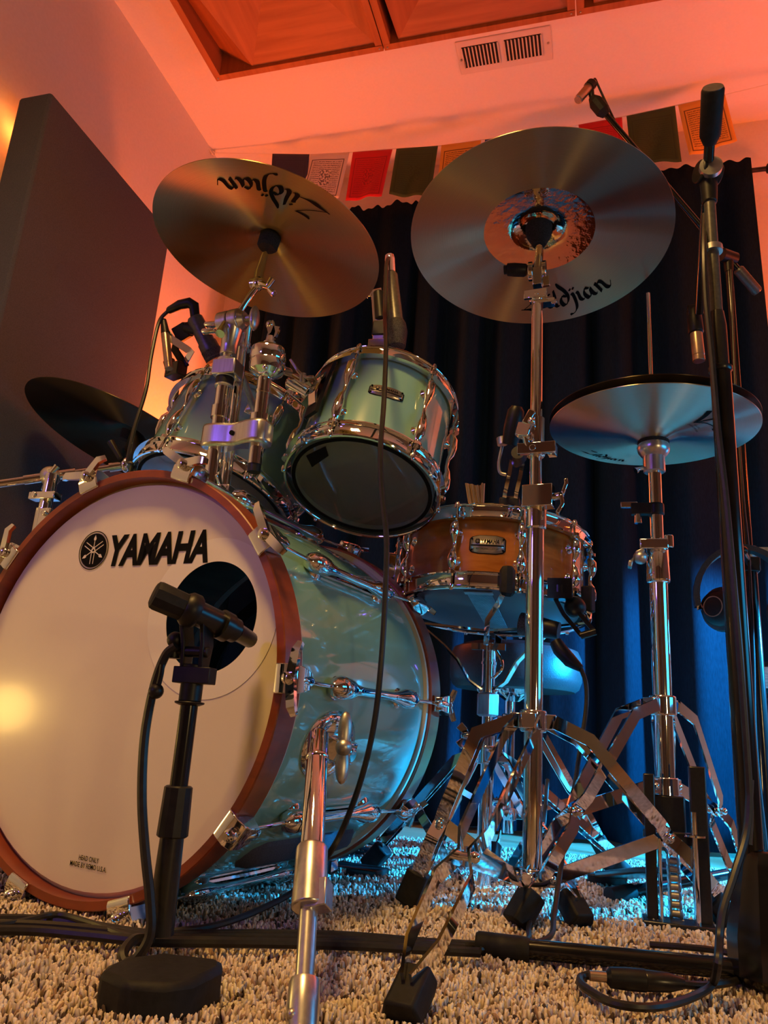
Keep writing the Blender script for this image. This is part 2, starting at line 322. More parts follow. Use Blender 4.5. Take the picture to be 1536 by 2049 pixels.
# ---- rug with a shaggy pile
RUG = noise_col(mat('rug_backing', (.2, .16, .12), .95), (.10, .075, .055), (.34, .28, .22), (90, 90, 90))
rug = thing('shag_rug', 'cream and brown flecked shag rug under the whole drum kit', 'rug', (-.1, .7, 0))
g = G(); g.box((-.10, .70, .004), 2.56, 2.56, .008); g.build('rug_backing', RUG, rug, smooth=0)
def pile():
    rng = np.random.default_rng(3)
    zones = [(-1.0, .60, .56, 1.10, .0046), (-1.35, 1.1, 1.10, 1.97, .0062)]
    P = []
    for x0, x1, y0, y1, st in zones:
        xs = np.arange(x0, x1, st); ys = np.arange(y0, y1, st); a, b = np.meshgrid(xs, ys)
        p = np.stack([a.ravel(), b.ravel()], 1)+rng.uniform(-.5, .5, (a.size, 2))*st*1.4
        P.append(np.concatenate([p, np.full((len(p), 1), st)], 1))
    P = np.concatenate(P); n = len(P); st = P[:, 2]
    h = rng.uniform(.007, .0135, n)+.003*np.sin(P[:, 0]*43+2*np.sin(P[:, 1]*31))*np.sin(P[:, 1]*37)+.001; r = st*rng.uniform(.42, .62, n); la = rng.uniform(0, 2*PI, n); ll = rng.uniform(0, .005, n)
    V = np.zeros((n, 10, 3)); a0 = rng.uniform(0, 2*PI, n)
    for k in range(3):
        q = a0+k*2*PI/3
        V[:, k] = np.stack([P[:, 0]+r*.7*np.cos(q), P[:, 1]+r*.7*np.sin(q), np.full(n, .007)], 1)
        V[:, 3+k] = np.stack([P[:, 0]+r*np.cos(q+.3)+ll*.35*np.cos(la), P[:, 1]+r*np.sin(q+.3)+ll*.35*np.sin(la), .006+h*.55], 1)
        V[:, 6+k] = np.stack([P[:, 0]+r*.75*np.cos(q+.6)+ll*.8*np.cos(la), P[:, 1]+r*.75*np.sin(q+.6)+ll*.8*np.sin(la), .006+h*.9], 1)
    V[:, 9] = np.stack([P[:, 0]+ll*np.cos(la), P[:, 1]+ll*np.sin(la), .006+h], 1)
    F = []
    for k in range(3):
        k2 = (k+1) % 3; F += [[k, k2, 3+k2, 3+k], [3+k, 3+k2, 6+k2, 6+k]]
    T = [[6+k, 6+(k+1) % 3, 9] for k in range(3)]
    base = (np.arange(n)*10)[:, None, None]
    Q = (np.array(F)[None]+base).reshape(-1, 4); TT = (np.array(T)[None]+base).reshape(-1, 3)
    me = bpy.data.meshes.new('pile'); me.vertices.add(n*10)
    me.vertices.foreach_set('co', (V.reshape(-1, 3)-np.array([-.1, .7, 0])).ravel())
    loops = np.concatenate([Q.ravel(), TT.ravel()]); me.loops.add(len(loops)); me.loops.foreach_set('vertex_index', loops.astype(np.int32))
    nq, nt = len(Q), len(TT); me.polygons.add(nq+nt)
    starts = np.concatenate([np.arange(nq)*4, nq*4+np.arange(nt)*3]); me.polygons.foreach_set('loop_start', starts.astype(np.int32))
    me.update(calc_edges=True)
    cols = np.array([[.80, .68, .54], [.68, .55, .42], [.54, .47, .41], [.86, .77, .66], [.07, .045, .03], [.36, .23, .15]])
    band = .5+.5*np.sin(P[:, 1]*21+1.6*np.sin(P[:, 0]*5)+.8)
    pr = rng.random(n); ci = np.select([pr < .27, pr < .52, pr < .68, pr < .86, pr < .93], [0, 1, 2, 3, 4], 5)
    c = cols[ci]; red = np.array([.36, .19, .14]); wgt = (np.clip(band-.62, 0, 1)*1.3*(P[:, 1] > 1.15))[:, None]*rng.uniform(.3, 1, n)[:, None]
    c = c*(1-wgt)+red*wgt
    ca = me.color_attributes.new('tuft', 'FLOAT_COLOR', 'POINT')
    arr = np.ones((n, 10, 4)); arr[:, :, :3] = c[:, None, :]; ca.data.foreach_set('color', arr.ravel().astype(np.float32))
    m = mat('shag_yarn', (.5, .4, .3), .95); nn, l, b = nodes(m); at_ = nn.new('ShaderNodeVertexColor'); at_.layer_name = 'tuft'; l.new(at_.outputs[0], b.inputs['Base Color'])
    me.materials.append(m); me.shade_smooth()
    o = bpy.data.objects.new('pile', me); COL.objects.link(o); o.parent = rug; o['kind'] = 'stuff'
pile()

# ---- left wall acoustic panel, LED strip behind
p = thing('acoustic_panel', 'thick charcoal fabric acoustic panel on the left wall, glowing orange behind', 'acoustic panel', (-1.35, 1.545, .52))
g = G(); g.box((-1.352, 1.545, 1.13), .098, .575, 1.22); g.build('padded_core', FABRIC, p, bevel=.008)
g = G(); g.box((-1.42, 1.40, 1.4), .04, .03, .05); g.box((-1.42, 1.69, 1.4), .04, .03, .05); g.box((-1.433, 1.40, 1.4), .063, .03, .03); g.box((-1.433, 1.69, 1.4), .063, .03, .03); g.build('wall_bracket', BLACKM, p)

# ---- ceiling diffusers
def diffuser(x0, y1, u, label, w=.588):
    y0 = y1-w; zb = ZC-.10; t = .022; r = thing('wooden_ceiling_diffuser', label, 'ceiling panel', (x0+w/2, y1-w/2, zb), 'wooden diffusers on the ceiling')
    g = G()
    g.box((x0+w/2, y1-t/2, ZC-.05), w, t, .10); g.box((x0+w/2, y0+t/2, ZC-.05), w, t, .10)
    g.box((x0+t/2, (y0+y1)/2, ZC-.05), t, w-2*t, .10); g.box((x0+w-t/2, (y0+y1)/2, ZC-.05), t, w-2*t, .10)
    g.build('frame', DWOOD2, r, bevel=.001)
    a, b, c, d = x0+t, x0+w-t, y0+t, y1-t; zt = ZC-.006; zl = ZC-.088
    A = (a+u*(b-a), d, zl); P = ((a+b)/2+.03, (c+d)/2-.04, zt); FL = (a, d, zt); FR = (b, d, zl); NL = (a, c, zl); NR = (b, c, zt)
    g = G(); g.add([FL, A, NL], [(0, 1, 2)]); g.build('side_facet', DWOOD2, r, smooth=0)
    g = G(); g.add([A, P, NL], [(0, 1, 2)]); g.build('left_facet', DWOOD2, r, smooth=0)
    g = G(); g.add([A, FR, P], [(0, 1, 2)]); g.build('front_facet', DWOOD, r, smooth=0)
    g = G(); g.add([FR, NR, P], [(0, 1, 2)]); g.build('right_facet', DWOOD2, r, smooth=0)
    g = G(); g.add([NR, NL, P], [(0, 1, 2)]); g.build('rear_facet', DWOOD, r, smooth=0)
    g = G()
    for sx in (.02, w-.02):
        for sy in (.02, w-.02): g.ball((x0+sx*.55+(w*.45 if sx > .1 else 0), y0+sy*.55+(w*.45 if sy > .1 else 0), zb), .0035, 10)
    g.build('screws', STEEL, r)
XD, YD = -1.2292, 1.8447
for i, (lb, u) in enumerate((('left wooden ceiling diffuser with slanted facets, nearest the left wall', .22), ('middle wooden ceiling diffuser beside the air vent', .05), ('right wooden ceiling diffuser past the air vent', .05))):
    diffuser(XD+i*.5925, YD, u, lb)

# ---- air vent
v = thing('air_vent', 'white louvered air vent in the ceiling beside the wooden diffusers', 'air vent', (-.28, 2.01, ZC-.01))
g = G(); g.box((-.281, 2.011, ZC-.003), .306, .130, .006); g.build('face_plate', VENTW, v, bevel=.002)
g = G(); g.box((-.357, 2.008, ZC-.0065), .118, .082, .002); g.box((-.218, 2.008, ZC-.0065), .118, .082, .002); g.build('duct_opening', DARK, v)
g = G()
for cx in (-.357, -.218):
    for i in range(11):
        M = Matrix.Translation((cx-.059+.118*i/10, 2.008, ZC-.011)) @ Matrix.Rotation(R_(35), 4, 'Y'); g.box(M, .0055, .082, .0012)
g.build('louvers', VENTW, v)
g = G(); g.ball((-.424, 2.014, ZC-.008), .004, 10); g.ball((-.138, 2.006, ZC-.008), .004, 10); g.box((-.412, 2.02, ZC-.014), .003, .03, .012); g.build('screws', STEEL, v)

# ---- curtain
def curtain():
    xa, xb, y = -1.303, .505, 2.375; n = 620; rows = 26; z0, z1 = .012, 2.185
    kx_ = [at(1449, 1400, y).x, at(1275, 1400, y).x]; P_ = kx_[0]-kx_[1]; kx_ = [kx_[0]+P_*.95]+kx_; v_ = kx_[-1]
    for f_ in (.62, .95, .55, .70, .50, .80, .60, .66, .5, .7, .6, .6, .6): v_ -= P_*f_; kx_.append(v_)
    kx_ = kx_[::-1]; ph = np.interp(np.linspace(xa, xb, n), kx_, 2*PI*np.arange(len(kx_)))
    vs = []; fs = []
    for i in range(rows+1):
        t = i/rows; z = z1+(z0-z1)*t
        amp = .008+.036*min(1, t*3)
        for j in range(n):
            s = j/(n-1); x = xa+(xb-xa)*s; q = ph[j]
            dy = amp*(math.sin(q+.25*math.sin(3*t+s*9))+.22*math.sin(2.3*q+1+t*1.3))
            zz = z
            if i == 0: zz += .007*math.sin(q*2.1)+.005*math.sin(q*4.7)
            vs.append((x+.012*math.cos(q)*min(1, t*3), y+dy, zz))
    for i in range(rows):
        for j in range(n-1): fs.append((i*n+j, i*n+j+1, i*n+n+j+1, i*n+n+j))
    g = G(); g.add(vs, fs); o = g.build('curtain', CURT, loc=(-.39, y, 0), smooth=60)
    sd = o.modifiers.new('solid', 'SOLIDIFY'); sd.thickness = .003
    tag(o, 'black pleated floor length curtain hanging across the back wall', 'curtain')
curtain()
rod = thing('curtain_rod', 'dark iron curtain rod with ringed finial above the black curtain', 'curtain rod', (-.4, 2.396, 2.158))
g = G(); g.cyl((-1.36, 2.396, 2.158), (.60, 2.396, 2.158), .008); g.build('rod', IRON, rod)
for xs in (-1.36, .60):
    s = 1 if xs > 0 else -1; g = G()
    g.lathe(frame((xs-.045*s, 2.396, 2.158), (s, 0, 0)), [(.009, 0), (.016, .004), (.016, .008), (.009, .012), (.009, .03), (.017, .034), (.018, .040), (.010, .045), (.006, .06), (.017, .07), (.017, .082), (.004, .092)], 20); g.build('finial', IRON, rod)
for xs in (-1.1, .48):
    g = G(); g.cyl((xs, 2.396, 2.158), (xs, 2.485, 2.158), .006); g.cyl((xs, 2.48, 2.158), (xs, 2.49, 2.158), .02); g.build('wall_bracket', IRON, rod)

# ---- prayer flags
FY = 2.25
spts = [(425, 297), (545, 308), (620, 309), (700, 305), (785, 298), (877, 292), (965, 280), (1060, 268), (1158, 250), (1252, 232), (1352, 211), (1461, 187), (1540, 168), (1700, 128)]
S3 = [at(a, b, FY) for a, b in spts]; S3[0] = Vector((-1.465, 2.235, 2.425))
g = G(); g.tube(spline(S3, 6), .0016, 6); tag(g.build('flag_string', STICK, loc=S3[0]), 'thin white string carrying the prayer flags across the room', 'string')
g = G(); g.tube(spline([S3[0]+Vector((.002, -.02, .0)), S3[0]+Vector((.012, .0, -.012)), S3[0]+Vector((.008, .012, .004)), S3[0]+Vector((.022, -.006, -.006))], 6), .0022, 6); g.ball(S3[0]+Vector((.006, 0, -.004)), .006, 8); tag(g.build('string_knot', STICK, loc=S3[0]), 'small knot tying the flag string to the left wall', 'knot')
FM = {'navy': flagmat('flag_navy', (.028, .032, .075), (.01, .01, .03), .3), 'white': flagmat('flag_white', (.68, .62, .60), (.06, .04, .06), .85), 'red': flagmat('flag_red', (.55, .012, .02), (.18, .004, .01), .6),
      'green': flagmat('flag_green', (.035, .075, .02), (.02, .04, .012), .5), 'gold': flagmat('flag_gold', (.75, .40, .06), (.10, .04, .01), .85), 'blue': flagmat('flag_blue', (.02, .05, .10), (.01, .02, .05), .3)}
def flag(kind, tl, tr, br, bl, label):
    T0, T1, B1, B0 = [at(a, b, FY-.003) for a, b in (tl, tr, br, bl)]; n = 14; vs = []; fs = []; uv = []
    rng = random.Random(tl[0])
    a1, a2 = rng.uniform(.006, .012), rng.uniform(0, 6)
    for i in range(n+1):
        for j in range(n+1):
            u, v = j/n, i/n; p = (T0*(1-u)+T1*u)*(1-v)+(B0*(1-u)+B1*u)*v
            p = p+Vector((0, a1*math.sin(u*5+a2+v*1.5)*v+.004*math.sin(u*11+v*4)*v, .003*math.sin(u*7+a2)*v)); vs.append(p); uv.append((u, 1-v))
    for i in range(n):
        for j in range(n): k = i*(n+1)+j; fs.append((k, k+1, k+n+2, k+n+1))
    me = bpy.data.meshes.new('prayer_flag'); off = (T0+T1)/2; me.from_pydata([tuple(q-off) for q in vs], [], fs); ul = me.uv_layers.new(name='UV')
    for lp in me.loops: ul.data[lp.index].uv = uv[lp.vertex_index]
    me.materials.append(FM[kind]); me.shade_smooth(); o = bpy.data.objects.new('prayer_flag', me); COL.objects.link(o); o.location = off
    sd = o.modifiers.new('solid', 'SOLIDIFY'); sd.thickness = .0012
    tag(o, label, 'prayer flag', 'prayer flags on the string')
flag('navy', (545, 308), (619, 309), (612, 398), (540, 396), 'navy prayer flag, first on the string from the left')
flag('white', (621, 309), (699, 305), (678, 396), (600, 396), 'white prayer flag with printed script, second on the string from the left')
flag('red', (706, 305), (785, 299), (764, 394), (691, 400), 'red prayer flag above the left curtain end, between white and green flags')
flag('green', (793, 298), (876, 292), (862, 393), (779, 389), 'dark green prayer flag left of the gold flag beside the large cymbal')
flag('gold', (883, 291), (962, 281), (952, 375), (872, 384), 'gold printed prayer flag partly behind the large cymbal')
flag('blue', (970, 280), (1052, 269), (1046, 362), (966, 372), 'blue prayer flag almost hidden behind the large cymbal')
flag('red', (1157, 250), (1244, 235), (1250, 326), (1168, 340), 'red prayer flag behind the overhead microphone boom')
flag('green', (1253, 233), (1350, 212), (1363, 325), (1262, 320), 'dark green prayer flag right of the overhead microphone boom')
flag('gold', (1356, 211), (1450, 190), (1474, 282), (1378, 313), 'orange printed prayer flag, last on the string, behind the tall black stand')

# ------------------------------------------------------------------ bass drum
BC = Vector((-.648, .922, .307)); BN = Vector((.1912, .9815, 0)).normalized(); E1 = Vector((BN.y, -BN.x, 0)); E2 = Vector((0, 0, 1))
MBD = frame(BC, -BN, E1)           # local z points towards the audience, x right, y up
BD = .491; RH = .29
def bloc(px, py, z=0):              # image point -> local point on the plane z
    o = MBD.inverted() @ CAM; d = MBD.to_3x3().inverted() @ ray(px, py); t = (z-o.z)/d.z; return o+d*t
bd = thing('bass_drum', 'large sea foam green bass drum with white front head and brown wooden hoops', 'bass drum', (BC.x+BN.x*.25, BC.y+BN.y*.25, .018))
RS = .2785
g = G(); g.lathe(MBD, [(RS, -.030), (RS, -BD+.030), (RS-.008, -BD+.030), (RS-.008, -.030)], 128, closed=True); g.build('shell', AQUA, bd)
g = G(); g.lathe(MBD, [(RS-.0085, -.032), (RS-.0085, -BD+.032), (RS-.010, -BD+.032), (RS-.010, -.032)], 96, closed=True); g.build('shell_lining', INSIDE, bd)
for nm, z0, z1 in (('front_hoop', 0, -.040), ('rear_hoop', -BD+.040, -BD)):
    g = G(); g.lathe(MBD, [(RH-.0115, z0), (RH-.0015, z0), (RH, z0-.0015), (RH, z1+.0015), (RH-.0015, z1), (RH-.0115, z1)], 128, closed=True); g.build(nm, HOOPW, bd)
for nm, z0, z1 in (('front_head_rim', -.041, -.048), ('rear_head_rim', -BD+.048, -BD+.041)):
    g = G(); g.lathe(MBD, [(RS, z0), (RS+.0065, z0), (RS+.0075, (z0+z1)/2), (RS+.0065, z1), (RS, z1)], 128, closed=True); g.build(nm, CREAM, bd)
HZ = -.020                           # front head plane
PC = bloc(420, 1232, HZ); PR = .0745
def head_with_hole():
    n = 128; g = G(); rings = []
    cx, cy = PC.x, PC.y
    # radial rings blending from the port circle to the outer circle
    for k, t in enumerate((0, .25, .5, .75, .94, 1.0)):
        row = []
        for j in range(n):
            q = 2*PI*j/n; ix, iy = cx+PR*math.cos(q), cy+PR*math.sin(q)
            # ray from the port centre to the outer circle
            dx, dy = math.cos(q), math.sin(q); b = cx*dx+cy*dy; c = cx*cx+cy*cy-.272**2; L = -b+math.sqrt(b*b-c)
            ox, oy = cx+L*dx, cy+L*dy; row.append((ix+(ox-ix)*t, iy+(oy-iy)*t, HZ))
        rings.append(row)
    rings.append([(x*1.024, y*1.024, HZ-.006) for x, y, z in rings[-1]]); rings.append([(x, y, HZ-.014) for x, y, z in rings[-1]])
    vs = [MBD @ Vector(p) for r in rings for p in r]; fs = []
    for i in range(len(rings)-1):
        for j in range(n): fs.append((i*n+j, i*n+(j+1) % n, (i+1)*n+(j+1) % n, (i+1)*n+j))
    g.add(vs, fs); o = g.build('front_head', HEADW, bd, label='white front head with black lettering and round port hole')
    return o
fh = head_with_hole()
Mp = MBD @ Matrix.Translation((PC.x+.001, PC.y-.001, HZ))
g = G(); g.lathe(Mp, [(PR-.0005, .0002), (PR-.0005, .0007), (.1065, .0007), (.1065, .0002)], 96, closed=True); g.build('port_ring', RINGW, fh, smooth=20)
g = G(); g.lathe(MBD, [(1e-6, -BD+.020), (.272, -BD+.020), (.278, -BD+.026), (.278, -BD+.034)], 96); g.build('rear_head', CLEARH, bd)
g = G(); g.lathe(MBD, [(.19, -BD+.023), (.215, -BD+.023), (.215, -BD+.026), (.19, -BD+.026)], 96, closed=True); g.build('muffle_ring', FELT, bd)
g = G(); g.box(MBD @ Matrix.Translation((.02, -.19, -.27)) @ Matrix.Rotation(R_(0), 4, 'X'), .34, .10, .30); g.build('damping_cushion', FABRIC, bd, bevel=.03, label='grey cushion inside the shell')
g = G(); g.box(MBD @ Matrix.Translation((.118, .06, -.36)) @ Matrix.Rotation(R_(-4), 4, 'Z'), .016, .34, .004); g.build('inner_felt_strip', CREAM, bd, label='pale strip seen through the port hole')
# lettering on the head
def onhead(u, v): return MBD @ Vector((u, v, HZ+.0012))
g = G(); vs, fs, wd = text('YAMAHA', .058, .16, .98)
x0, x1 = -.0475, .1375; sx = (x1-x0)/wd; hgt = .0445
g.mapped(vs, fs, lambda x, y: MBD @ Vector((x0+x*sx, .1555+y*hgt-(x*sx)*.010, HZ+.0011))); g.build('name_lettering', INK, fh, smooth=0)
LC = Vector((-.0800, .1785))
def fork_logo(put, R, ink, pale, parent, names=('logo_disc', 'logo_forks')):
    n = 48; g = G()
    vs = [(R*.88*math.cos(2*PI*i/n), R*.88*math.sin(2*PI*i/n)) for i in range(n)]
    g.mapped(vs, [tuple(range(n))], lambda x, y: put(x, y, 0))
    a = [(R*k*math.cos(2*PI*i/n), R*k*math.sin(2*PI*i/n)) for k in (.95, 1.0) for i in range(n)]
    g.mapped(a, [(i, (i+1) % n, n+(i+1) % n, n+i) for i in range(n)], lambda x, y: put(x, y, 0)); g.build(names[0], ink, parent, smooth=0)
    g = G()
    for k in range(3):
        q = PI/2+k*2*PI/3; c, s = math.cos(q), math.sin(q)
        def st(poly):
            g.mapped([(x*c-y*s, x*s+y*c) for x, y in [(px*R, py*R) for px, py in poly]], [tuple(range(len(poly)))], lambda x, y: put(x, y, .0004))
        st([(.08, -.022), (.55, -.022), (.55, .022), (.08, .022)]); st([(.52, -.07), (.62, -.085), (.80, 0), (.62, .085), (.52, .07)])
        for sg in (-1, 1):
            st([(-.70, sg*.10-.022), (-.06, sg*.10-.022), (-.06, sg*.10+.022), (-.70, sg*.10+.022)][::1])
            st([(-.06, sg*.122), (.14, sg*.06), (.20, sg*.02), (.12, sg*.02), (-.06, sg*.078)])
    a = [(R*k*math.cos(2*PI*i/n), R*k*math.sin(2*PI*i/n)) for k in (.085, .14) for i in range(n)]
    g.mapped(a, [(i, (i+1) % n, n+(i+1) % n, n+i) for i in range(n)], lambda x, y: put(x, y, .0005)); g.build(names[1], pale, parent, smooth=0)
fork_logo(lambda x, y, d: MBD @ Vector((LC.x+x, LC.y+y, HZ+.0010+d)), .0295, INK, HEADW, fh)
def headline(s, cx, cy, w_, h_, q):
    vs, fs, wd = text(s, .012, 0, 1.0); c, sn = math.cos(q), math.sin(q); g = G()
    def f(x, y):
        a, b = (x/wd-.5)*w_, y*h_; return MBD @ Vector((cx+a*c-b*sn, cy+a*sn+b*c, HZ+.0010))
    g.mapped(vs, fs, f); g.build('maker_lettering', INK, fh, smooth=0)
headline('HEAD ONLY', .0065, -.2362, .035, .0062, R_(-1)); headline('MADE BY REMO U.S.A.', .0072, -.2448, .064, .0062, R_(-1))
# lugs, rods, claws
for k in range(10):
    q = 2*PI*k/10; c, s = math.cos(q), math.sin(q)
    def L(r, z, tg=0): return MBD @ Vector((r*c-tg*s, r*s+tg*c, z))
    rl = RS+.014
    prof = [(-.112, .0045), (-.118, .012), (-.132, .0160), (-.155, .0145), (-.175, .0090), (-.195, .0065), (-.292, .0065), (-.312, .0090), (-.332, .0145), (-.355, .0160), (-.369, .012), (-.375, .0045)]
    g = G(); g.tube([L(rl, z) for z, r in prof], [r for z, r in prof], 16)
    for zz in (-.145, -.342):
        g.lathe(frame(L(RS-.001, zz), L(1, 0)-L(0, 0)), [(.0165, 0), (.0155, .003), (.010, .008), (.009, .014)], 18)
    g.bar([L(RS+.003, -.15), L(RS+.004, -.25), L(RS+.003, -.335)], .011, .004, L(1, 0)-L(0, 0)); g.build('lug', CHROME, bd)
    for zr, z1, sg in ((-.120, .010, 1), (-.367, -BD-.010, -1)):
        rr = RH+.012
        g = G(); g.tube([L(rl, zr), L(rr-.003, z1)], .0028, 10); g.build('tension_rod', CHROME, bd)
        zf = 0 if sg > 0 else -BD
        # claw: block bearing on the front edge, neck along the outside, boss round the rod
        g = G()
        pr = [(RH-.011, zf+sg*.0035), (RH-.011, zf), (RH+.0005, zf), (RH+.0005, zf-sg*.034), (RH+.006, zf-sg*.038), (RH+.018, zf-sg*.034), (RH+.021, zf-sg*.012), (RH+.019, zf+sg*.001), (RH+.008, zf+sg*.006), (RH-.006, zf+sg*.0055)]
        wdt = [.0175]*3+[.0145, .010, .011, .0155, .0170, .0180, .0180]
        vs = []
        for (r, z), ww in zip(pr, wdt): vs += [L(r, z, -ww), L(r, z, ww)]
        n = len(pr); fs = [tuple(2*i for i in range(n)), tuple(2*i+1 for i in range(n))[::-1]]+[(2*i, 2*i+1, 2*((i+1) % n)+1, 2*((i+1) % n)) for i in range(n)]
        g.add(vs, fs); g.tube([L(rr+.001, zf-sg*.012), L(rr+.001, zf-sg*.034), L(rr, zf-sg*.046)], [.0085, .008, .0045], 14)
        cl = g.build('claw', CHROME, bd, bevel=.0014)
        g = G(); dirv = L(0, sg)-L(0, 0)
        low = s < -.5
        if sg > 0:
            up = (L(0, 0, 1)-L(0, 0)); g.lathe(frame(L(rr, zf+.004), dirv), [(.0075, 0), (.0085, .003), (.007, .009), (.004, .011)], 14)
            if not low:
                for sd_ in (-1, 1): g.bar([L(rr+.002, zf+.006, 0), L(rr+.006, zf+.009, sd_*.015), L(rr+.011, zf+.013, sd_*.032), L(rr+.013, zf+.008, sd_*.042)], .010, .006, dirv, wl=[.011, .012, .011, .007])
            else: g.cyl(L(rr, zf+.012), L(rr, zf+.019), .0045, n=8)
        else:
            for sd_ in (-1, 1): g.bar([L(rr, zf-.008, 0), L(rr+.004, zf-.012, sd_*.013), L(rr+.008, zf-.015, sd_*.026)], .008, .0045, dirv, wl=[.008, .010, .008])
            g.lathe(frame(L(rr, zf-.004), dirv), [(.0075, 0), (.008, .003), (.006, .010)], 14)
        g.build('claw_handle', CHROME, cl)
# spurs
def cyl_hit(M, R, px, py):
    Mi = M.inverted(); o = Mi @ CAM; d = Mi.to_3x3() @ ray(px, py)
    a = d.x**2+d.y**2; b = o.x*d.x+o.y*d.y; c = o.x**2+o.y**2-R*R; D = b*b-a*c
    t = (-b-math.sqrt(max(D, 0)))/a; p = o+d*t; return math.atan2(p.y, p.x), p.z
def spur(side):
    if side > 0:
        q, c_ax = cyl_hit(MBD, RS, 657, 1492)
    else: q = R_(190.5); c_ax = -.135
    c, s = math.cos(q), math.sin(q)
    def L(r, z, tg=0): return MBD @ Vector((r*c-tg*s, r*s+tg*c, z))
    rad = L(1, 0)-L(0, 0)
    g = G(); M = frame(L(RS-.002, c_ax), rad, MBD.col[2].to_3d())
    # oval plate bent to the shell
    n = 40; rows = 5; vs = []; fs = []
    for k in range(rows+1):
        for j in range(n):
            a = 2*PI*j/n; zz = .066*math.cos(a)*k/rows; tt = .047*math.sin(a)*k/rows
            th = q+tt/RS; rr = RS+.0065-(.004 if k == rows else 0)
            vs.append(MBD @ Vector((rr*math.cos(th), rr*math.sin(th), c_ax+zz)))
    for k in range(rows):
        for j in range(n): fs.append((k*n+j, k*n+(j+1) % n, (k+1)*n+(j+1) % n, (k+1)*n+j))
    g.add(vs, fs); pl = g.build('spur_plate', CHROME, bd, label='mirror polished oval plate' if side > 0 else None)
    sd = pl.modifiers.new('solid', 'SOLIDIFY'); sd.thickness = .004
    h0 = L(RS+.006, c_ax); h1 = L(RS+.040, c_ax)
    g = G(); g.box(M @ Matrix.Translation((0, 0, .020)), .034, .030, .034); g.cyl(h0, h1, .011); g.build('spur_hinge_block', CHROME, bd, bevel=.003)
    if side > 0: T = at(637, 1472, .852); B = atz(602, 2085, .004)
    else:
        T = L(RS+.040, c_ax+.005); B = T+Vector((-.06, -.12, -.248)); B.z = .005
    d = (B-T); 
    def P(t): return T+d*t
    lt = lambda py: max(0, min(1, t_for(T, d, py)))
    if side > 0:
        ts = [t_for(T, d, y) for y in (1520, 1700, 1765, 1815, 1960, 2015)]
    else: ts = [.08, .38, .49, .58, .83, .93]
    g = G(); g.tube([P(-.02), P(0), P(ts[1])], [.008, .0118, .0118], 24); g.tube([P(ts[0]-.015), P(ts[0]-.01), P(ts[0]+.0), P(ts[0]+.005)], [.0118, .0128, .0128, .0118], 24); sp = g.build('spur_leg', CHROME, bd)
    g = G(); g.tube([P(ts[1]-.01), P(ts[1]), P(ts[2]), P(ts[3]), P(ts[3]+.005)], [.0145, .0157, .0160, .0168, .0150], 24); g.box(frame(P((ts[2]+ts[3])/2)+E1*.010, d, E1), .022, .018, .026); g.build('leg_collar', SATIN, sp, bevel=.001)
    g = G(); g.tube([P(ts[3]), P(ts[4]+.02)], .0085, 20); g.build('inner_leg', SATIN, sp)
    g = G(); g.tube([P(ts[4]), P(ts[4]+.01), P(ts[5]), P(.985)], [.0125, .0135, .0142, .0142], 24); g.tube([P(.98), P(1.0)], [.005, .002], 12); g.build('foot_tip', SATIN, sp)
    g = G(); g.ball(P((ts[4]+1)/2)-MBD.col[0].to_3d()*.002-BN*.014, .0045, 10); g.build('foot_screw', STEEL, sp)
    # wing knob
    kc = M @ Vector((0, 0, .020)); ka = E1.copy()
    if side > 0: ka = (at(712, 1478, .885)-kc); ka.normalize()
    g = G(); g.cyl(kc, kc+ka*.040, .007); kd = kc+ka*.043
    Mk = frame(kd, ka, (0, 0, 1)); g.ball(kd, .011, 16)
    for sg in (-1, 1): g.ball(kd+Vector((0, 0, 1))*sg*.022, .017, 18, (1.35, .55, .35), frame((0, 0, 0), ka, (0, 0, 1)))
    g.build('wing_knob', STEEL, bd)
def t_for(T, d, py):
    a, b = -.2, 1.2
    for _ in range(30):
        c = (a+b)/2
        if proj(T+d*c)[1] < py: a = c
        else: b = c
    return (a+b)/2
spur(1); spur(-1)
# stray holder bracket on top of the shell
TH0 = Vector((-.655, 1.175, 0))
